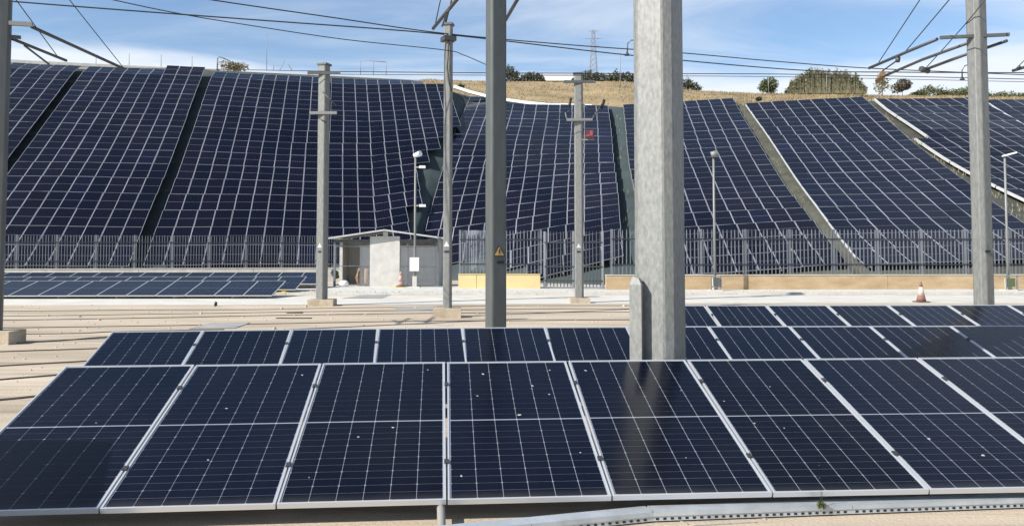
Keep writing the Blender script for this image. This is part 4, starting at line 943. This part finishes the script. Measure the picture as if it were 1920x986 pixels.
Tb = Thing('white_building', at(1046, 151, 112), 'low white building between the dark trees on the hill', 'building')
bb = at(1046, 151, 112)
Tb.part('wall', MB().box(bb + Vector((0, 1.5, .35)), (3.9, 3, 0.8)), M_WHITE); Tb.part('roof', MB().box(bb + Vector((0, 1.5, .80)), (4.0, 3.1, .08)), M_WHITE)

# lattice mast
mb0 = at(1113, 147, 250); k = 250 / F_PX; Hm = 92 * k
Tm = Thing('lattice_mast', mb0, 'thin grey lattice mast on the hill behind the trees', 'mast')
def leg(i, z): 
    w = (1.15 - .75 * z / Hm); return mb0 + Vector((w * (1 if i in (0, 1) else -1), w * (1 if i in (1, 2) else -1), z))
M_MAST = mat('mast_grey', (.25, .27, .30), .6)
for i in range(4): Tm.part('leg', MB().beam(leg(i, 0), leg(i, Hm), .2, .2), M_MAST)
br = MB(); nz = 9
for q in range(nz):
    z0, z1 = Hm * q / nz, Hm * (q + 1) / nz
    for i in range(4): br.beam(leg(i, z0), leg((i + 1) % 4, z1), .08, .08); br.beam(leg((i + 1) % 4, z0), leg(i, z1), .08, .08)
Tm.part('bracing', br, M_MAST, kind='stuff')
for z, w in ((.98, 1.5), (.82, 2.6), (.66, 1.7)): Tm.part('crossarm', MB().beam(mb0 + Vector((-w, 0, Hm * z)), mb0 + Vector((w, 0, Hm * z)), .14, .14), M_MAST)

# thin masts, frames and gooseneck lamps along the crest
def thin(label, px, y0, y1, d=80, r=.03):
    solo('thin_mast', MB().tube([at(px, y0, d), at(px, y1, d)], r, 5), M_MAST, label, 'mast', 'thin masts along the crest', origin=at(px, y0, d))
for px, y1, lb in ((180, 103, 'thin post on the left crest, left of the long cantilever tip'), (242, 101, 'thin post on the left crest above the cantilever tip'), (302, 102, 'thin post on the left crest near the raised panels'), (360, 106, 'thin post on the crest behind the raised panels')):
    thin(lb, px, 131, y1)
thin('tall thin mast on the crest right of the crest shrub', 500, 133, 60); thin('tall thin mast on the hill close left of the big column', 1163, 168, 98, 92, .05)
thin('short post on the crest right of the tall thin mast', 513, 132, 119); thin('thin mast in the round olive tree', 1441, 178, 140, 100, .035); thin('thin mast before the reed thicket', 1550, 178, 140, 100, .035)
Tg = Thing('goal_frame', at(700, 140, 82), 'thin open frame standing on the crest above the stepped field', 'frame')
for a, b in (((676, 141), (676, 113)), ((676, 113), (724, 117)), ((724, 117), (724, 141)), ((700, 141), (700, 115))): Tg.part('bar', MB().tube([at(*a, 82), at(*b, 82)], .035, 5), M_MAST)
Tr = Thing('tripod_frame', at(535, 134, 82), 'thin triangular frame on the crest right of the tall mast', 'frame')
for a, b in (((524, 133), (535, 113)), ((535, 113), (548, 133))): Tr.part('bar', MB().tube([at(*a, 82), at(*b, 82)], .03, 5), M_MAST)
Tp = Thing('bent_pipe', at(407, 133, 79), 'bent dark pipe rising over the crest by the shrub', 'pipe')
Tp.part('pipe', MB().tube([at(407, 133, 79), at(408, 110, 79), at(411, 107, 79), at(420, 110, 79), at(431, 115, 79), at(438, 128, 79)], .055, 6), M_TUBE)
def goose(label, pts, d, base):
    T = Thing('gooseneck_lamp', at(*base, d), label, 'lamp', 'gooseneck lamps on the hill')
    P = [at(x, y, d) for x, y in pts]; T.part('pole', MB().tube([at(*base, d)] + P, .075, 6), M_TUBE)
    e = P[-1]; T.part('lamp_shade', MB().tube([e, e - GH * .25, e - GH * .38], [.08, .22, .32], 8), M_TUBE)
goose('gooseneck lamp curling out left of the big column', [(1197, 100), (1196, 82), (1191, 76), (1183, 76), (1177, 82), (1176, 98)], 90, (1198, 165))
goose('gooseneck lamp curling out left of the right cantilever pole', [(1826, 150), (1824, 126), (1817, 121), (1809, 124), (1804, 132), (1804, 144)], 96, (1827, 180))
